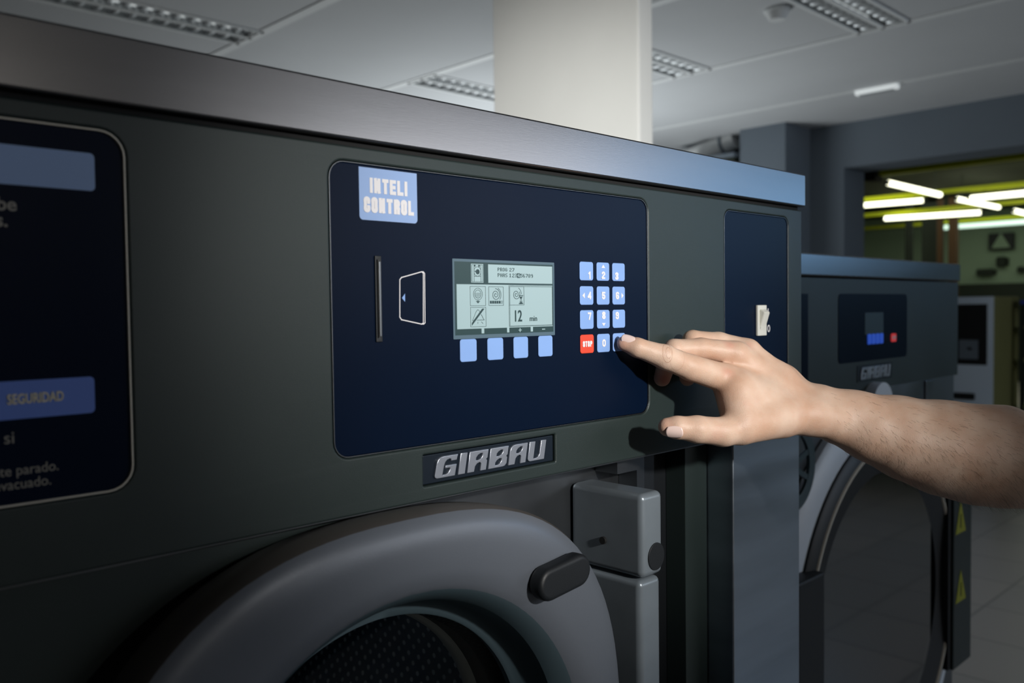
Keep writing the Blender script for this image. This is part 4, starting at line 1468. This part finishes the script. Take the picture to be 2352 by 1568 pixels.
# joints in millimetres: along the arm, up, towards the eye; radius
H = {
 'index': [(2.6, -0.6, 3.0, 6.8), (14.0, -4.2, 4.0, 8.6), (39.7, -12.8, -1.0, 11.0), (65.4, -22.8, -11.0, 11.9), (99.3, -33.0, -25.0, 13.5)],
 'middle': [(43.5, -33.4, -36.0, 8.0), (47.1, -19.7, -33.0, 8.6), (53.2, -6.6, -28.0, 9.8), (80.3, -5.8, -35.0, 10.2), (115.0, -10.4, -42.0, 12.0)],
 'ring': [(71.8, -34.3, -58.0, 7.8), (68.9, -18.2, -56.0, 8.4), (75.6, 2.4, -52.0, 9.4), (102.2, 0.3, -58.0, 9.8), (130.1, -8.1, -58.0, 12.0)],
 'little': [(96.1, -27.3, -78.0, 6.8), (92.2, -14.3, -74.0, 7.4), (96.5, -3.5, -70.0, 8.4), (118.4, -7.8, -72.0, 9.0), (145.0, -19.4, -72.0, 11.0)],
 'thumb': [(39.5, -74.6, 15.0, 8.4), (48.0, -75.0, 15.0, 10.0), (66.5, -77.0, 11.0, 12.0), (92.0, -80.2, 2.0, 13.0), (109.5, -78.0, -5.0, 14.0), (143.1, -71.1, -25.0, 16.0)],
}
PALM = {
 'mc_index': [(99.8, -31.4, -27.0, 12.5), (143.4, -48.8, -40.0, 14.0), (179.1, -63.1, -48.0, 15.0)],
 'mc_middle': [(115.0, -11.7, -42.0, 12.0), (154.7, -41.1, -50.0, 14.0), (183.6, -60.3, -55.0, 15.0)],
 'mc_ring': [(129.5, -8.9, -56.0, 12.0), (161.9, -34.4, -60.0, 13.0), (188.0, -57.4, -62.0, 14.0)],
 'mc_little': [(145.0, -18.6, -72.0, 11.0), (170.8, -36.7, -75.0, 13.0), (191.4, -55.1, -72.0, 14.0)],
 'web': [(109.1, -45.7, -22.0, 19.0), (110.8, -68.9, -10.0, 17.5)],
 'web2': [(114.7, -45.9, -25.0, 18.0), (154.3, -67.0, -35.0, 20.0)],
 'thenar': [(110.8, -76.1, -10.0, 14.5), (151.2, -71.1, -25.0, 17.0)],
 'wrist': [(181.0, -59.4, -60.0, 19.0), (200.7, -65.0, -62.0, 19.5), (221.2, -74.2, -60.0, 21.0)],
 'wristlo': [(159.3, -70.2, -38.0, 17.0), (186.5, -69.9, -45.0, 17.5), (204.2, -73.1, -48.0, 19.0)],
 'fore': [(221.2, -75.9, -60.0, 22.0), (250.0, -85.8, -58.0, 27.5), (282.5, -97.3, -55.0, 33.0), (314.7, -106.2, -52.0, 38.0), (347.1, -111.8, -50.0, 41.0), (372.2, -114.3, -50.0, 42.5)],
 'foreup': [(205.0, -59.9, -62.0, 15.0), (234.7, -69.3, -62.0, 20.0), (277.1, -81.1, -62.0, 27.0), (318.6, -90.3, -60.0, 32.0), (377.8, -96.2, -60.0, 36.0)],
 'upper': [(372.2, -115.1, -50.0, 42.5), (428.6, -119.9, -60.0, 43.0), (527.7, -118.4, -80.0, 46.0)],
}
STEP = 1.5
lo = np.array([-12., -175., -145.])
hi = np.array([580., 40., 40.])
nn = ((hi - lo) / STEP).astype(int) + 1
ax = [lo[i] + STEP * np.arange(nn[i]) for i in range(3)]
BIG = 60.0


def sub(pmin, pmax):
    i0 = np.maximum(((pmin - lo) / STEP).astype(int), 0)
    i1 = np.minimum(((pmax - lo) / STEP).astype(int) + 2, nn)
    return tuple(slice(a, bb) for a, bb in zip(i0, i1))


def capsule(sl, a, bb):
    X = ax[0][sl[0]][:, None, None].astype(np.float32)
    Y = ax[1][sl[1]][None, :, None].astype(np.float32)
    Z = ax[2][sl[2]][None, None, :].astype(np.float32)
    a, bb = np.array(a, np.float32), np.array(bb, np.float32)
    d_ = bb[:3] - a[:3]
    L2 = float(d_ @ d_)
    t = np.clip(((X - a[0]) * d_[0] + (Y - a[1]) * d_[1] + (Z - a[2]) * d_[2]) / L2, 0, 1)
    r_ = a[3] + (bb[3] - a[3]) * t
    return np.sqrt((X - a[0] - t * d_[0]) ** 2 + (Y - a[1] - t * d_[1]) ** 2 + (Z - a[2] - t * d_[2]) ** 2) - r_


def smin(a, bb, k_):
    h = np.clip(0.5 + 0.5 * (bb - a) / k_, 0, 1)
    return bb + (a - bb) * h - k_ * h * (1 - h)


def add(F_, chain, k_):
    for a, bb in zip(chain[:-1], chain[1:]):
        r_ = max(a[3], bb[3]) + 2 * k_ + 4
        sl = sub(np.minimum(a[:3], bb[:3]) - r_, np.maximum(a[:3], bb[:3]) + r_)
        F_[sl] = smin(F_[sl], capsule(sl, a, bb), k_)


fld = np.full(nn, BIG, np.float32)
for kx_ in ('mc_index', 'mc_middle', 'mc_ring', 'mc_little', 'web2', 'thenar', 'wristlo', 'wrist'):
    add(fld, PALM[kx_], 9.0)
add(fld, PALM['web'], 7.0)
for kx_ in ('fore', 'foreup'):
    add(fld, PALM[kx_], 12.0)
add(fld, PALM['upper'], 5.0)
for kx_ in ('little', 'ring', 'middle', 'index', 'thumb'):
    g = np.full(nn, BIG, np.float32)
    add(g, H[kx_], 3.0)
    kk_ = 4.0 if kx_ != 'thumb' else 7.0
    mask = g < 25
    idx = np.where(mask)
    s3 = tuple(slice(int(i.min()), int(i.max()) + 1) for i in idx)
    # fingers fuse with the palm at the knuckles, not with each other
    X = ax[0][s3[0]][:, None, None]
    root = H[kx_][-1]
    fade = np.clip((X - (root[0] - 26)) / 22.0, 0.0, 1.0) if kx_ != 'thumb' else 1.0
    kf = (0.6 + (kk_ - 0.6) * fade).astype(np.float32) if kx_ != 'thumb' else kk_
    fld[s3] = smin(fld[s3], g[s3], kf)


def surface_nets(Fd):
    nx, ny, nz = Fd.shape
    ins = Fd < 0
    c8 = [ins[i:nx - 1 + i, j:ny - 1 + j, k_:nz - 1 + k_] for i in (0, 1) for j in (0, 1) for k_ in (0, 1)]
    sm_ = sum(c_.astype(np.int8) for c_ in c8)
    act = (sm_ > 0) & (sm_ < 8)
    ids = np.full(act.shape, -1, np.int64)
    cells = np.argwhere(act)
    ids[act] = np.arange(len(cells))
    acc = np.zeros((len(cells), 3))
    cnt = np.zeros(len(cells))
    corners = [(i, j, k_) for i in (0, 1) for j in (0, 1) for k_ in (0, 1)]
    for a in corners:
        for axx in range(3):
            if a[axx] == 0:
                bb = list(a)
                bb[axx] = 1
                va = Fd[cells[:, 0] + a[0], cells[:, 1] + a[1], cells[:, 2] + a[2]]
                vb = Fd[cells[:, 0] + bb[0], cells[:, 1] + bb[1], cells[:, 2] + bb[2]]
                cr_ = (va < 0) != (vb < 0)
                t = np.where(cr_, va / np.where(va - vb == 0, 1, va - vb), 0)
                p = np.tile(np.array(a, float), (len(cells), 1))
                p[:, axx] += t
                acc[cr_] += p[cr_]
                cnt[cr_] += 1
    V = cells + acc / cnt[:, None]
    faces = []
    for axx in range(3):
        o1, o2 = [q_ for q_ in range(3) if q_ != axx]
        sa = [slice(1, -1)] * 3
        sa[axx] = slice(0, -1)
        sb = [slice(1, -1)] * 3
        sb[axx] = slice(1, None)
        A_, B_ = ins[tuple(sa)], ins[tuple(sb)]
        e = np.argwhere(A_ != B_)
        fl_ = A_[tuple(e.T)]
        base = e.copy()
        base[:, o1] += 1
        base[:, o2] += 1

        def cell(d1, d2):
            q_ = base.copy()
            q_[:, o1] -= d1
            q_[:, o2] -= d2
            return ids[tuple(q_.T)]
        quad = np.stack([cell(0, 0), cell(1, 0), cell(1, 1), cell(0, 1)], 1)
        flip = fl_ if axx != 1 else ~fl_
        quad[flip] = quad[flip][:, ::-1]
        faces.append(quad)
    return V, np.concatenate(faces)


Vv, Fc = surface_nets(fld)
Vv = (Vv * STEP + lo) / 1000.0
me = bpy.data.meshes.new('person')
me.from_pydata(Vv.tolist(), [], Fc.tolist())
me.update()
bm = bmesh.new()
bm.from_mesh(me)
bmesh.ops.recalc_face_normals(bm, faces=bm.faces)
bmesh.ops.smooth_vert(bm, verts=bm.verts, factor=0.5, use_axis_x=True, use_axis_y=True, use_axis_z=True)
bmesh.ops.smooth_vert(bm, verts=bm.verts, factor=0.5, use_axis_x=True, use_axis_y=True, use_axis_z=True)
bm.to_mesh(me)
bm.free()
person = link('person', me, 'skin', None, True)
person.matrix_world = Matrix.Translation(OH) @ RH.to_4x4()
tag(person, 'bare right arm and hand of a person, index finger pressing the lowest right key', 'person')


def nail(name, c_, along, normal, hw, hl, lab=None):
    """curved nail plate: centre, finger direction, outward normal (arm frame, mm)"""
    al = Vector(along).normalized()
    no = Vector(normal).normalized()
    no = (no - al * no.dot(al)).normalized()
    si = al.cross(no)
    bm = bmesh.new()
    n1_, n2_ = 12, 14
    g = []
    for i in range(n1_ + 1):
        u_ = -1 + 2 * i / n1_
        row = []
        for j in range(n2_ + 1):
            v_ = -1 + 2 * j / n2_
            # superellipse mapping of the square
            uu = u_ * math.sqrt(max(0, 1 - 0.42 * v_ * v_))
            vv = v_ * math.sqrt(max(0, 1 - 0.30 * u_ * u_))
            p = Vector(c_) + al * (uu * hl) + si * (vv * hw) - no * (hw * 0.40 * vv * vv + 0.4 * uu * uu)
            row.append(bm.verts.new(p / 1000))
        g.append(row)
    for i in range(n1_):
        for j in range(n2_):
            bm.faces.new((g[i][j], g[i + 1][j], g[i + 1][j + 1], g[i][j + 1]))
    bmesh.ops.recalc_face_normals(bm, faces=bm.faces)
    bmesh.ops.solidify(bm, geom=bm.faces[:], thickness=0.0004)
    me = bpy.data.meshes.new(name)
    bm.to_mesh(me)
    bm.free()
    o = link(name, me, 'nail', person, True)
    return o


nail('fingernail', (5.5, 4.0, 9.2), (1, -0.3, 0.25), (-0.25, 0.55, 0.8), 4.8, 6.3)
nail('thumbnail', (43.8, -78.9, 25.2), (1, -0.04, 0.16), (-0.16, -0.36, 1.0), 5.8, 7.6)

# fine dark hair on the forearm
pv = np.empty(len(person.data.vertices) * 3, np.float32)
person.data.vertices.foreach_get('co', pv)
pv = pv.reshape(-1, 3) * 1000
cand = [i for i in range(len(pv)) if pv[i, 0] > 205 and pv[i, 0] < 400]
rng = random.Random(11)
rng.shuffle(cand)
bm = bmesh.new()
cnt = 0
for i in cand:
    p = Vector([float(q_) for q_ in pv[i]])
    nr = Vector(person.data.vertices[i].normal)
    if nr.z < -0.15:
        continue
    dens = min(1.0, (p.x - 200) / 50) * (0.55 if nr.y > 0.2 else 1.0)
    if rng.random() > dens:
        continue
    L = rng.uniform(4.0, 9.0)
    dirv = (Vector((0.75, -0.75 + rng.uniform(-0.4, 0.4), 0)) + nr * 0.45).normalized()
    dirv2 = (dirv - nr * 0.40 + Vector((rng.uniform(-.25, .25), rng.uniform(-.25, .25), 0))).normalized()
    side = dirv.cross(nr).normalized()
    p1 = p + dirv * L * 0.5
    p2 = p1 + dirv2 * L * 0.5
    w0 = 0.055
    rows = []
    for q_, ww in ((p, w0), (p1, w0 * 0.9), (p2, w0 * 0.3)):
        rows.append([bm.verts.new((q_ + side * ww) / 1000), bm.verts.new((q_ - side * ww * 0.5 + nr * ww * 0.86) / 1000), bm.verts.new((q_ - side * ww * 0.5 - nr * ww * 0.86) / 1000)])
    for r0, r1 in zip(rows[:-1], rows[1:]):
        for a in range(3):
            bm.faces.new((r0[a], r0[(a + 1) % 3], r1[(a + 1) % 3], r1[a]))
    cnt += 1
    if cnt > 1150:
        break
me = bpy.data.meshes.new('arm_hair')
bm.to_mesh(me)
bm.free()
ah = link('arm_hair', me, 'hair', person)
ah['kind'] = 'stuff'
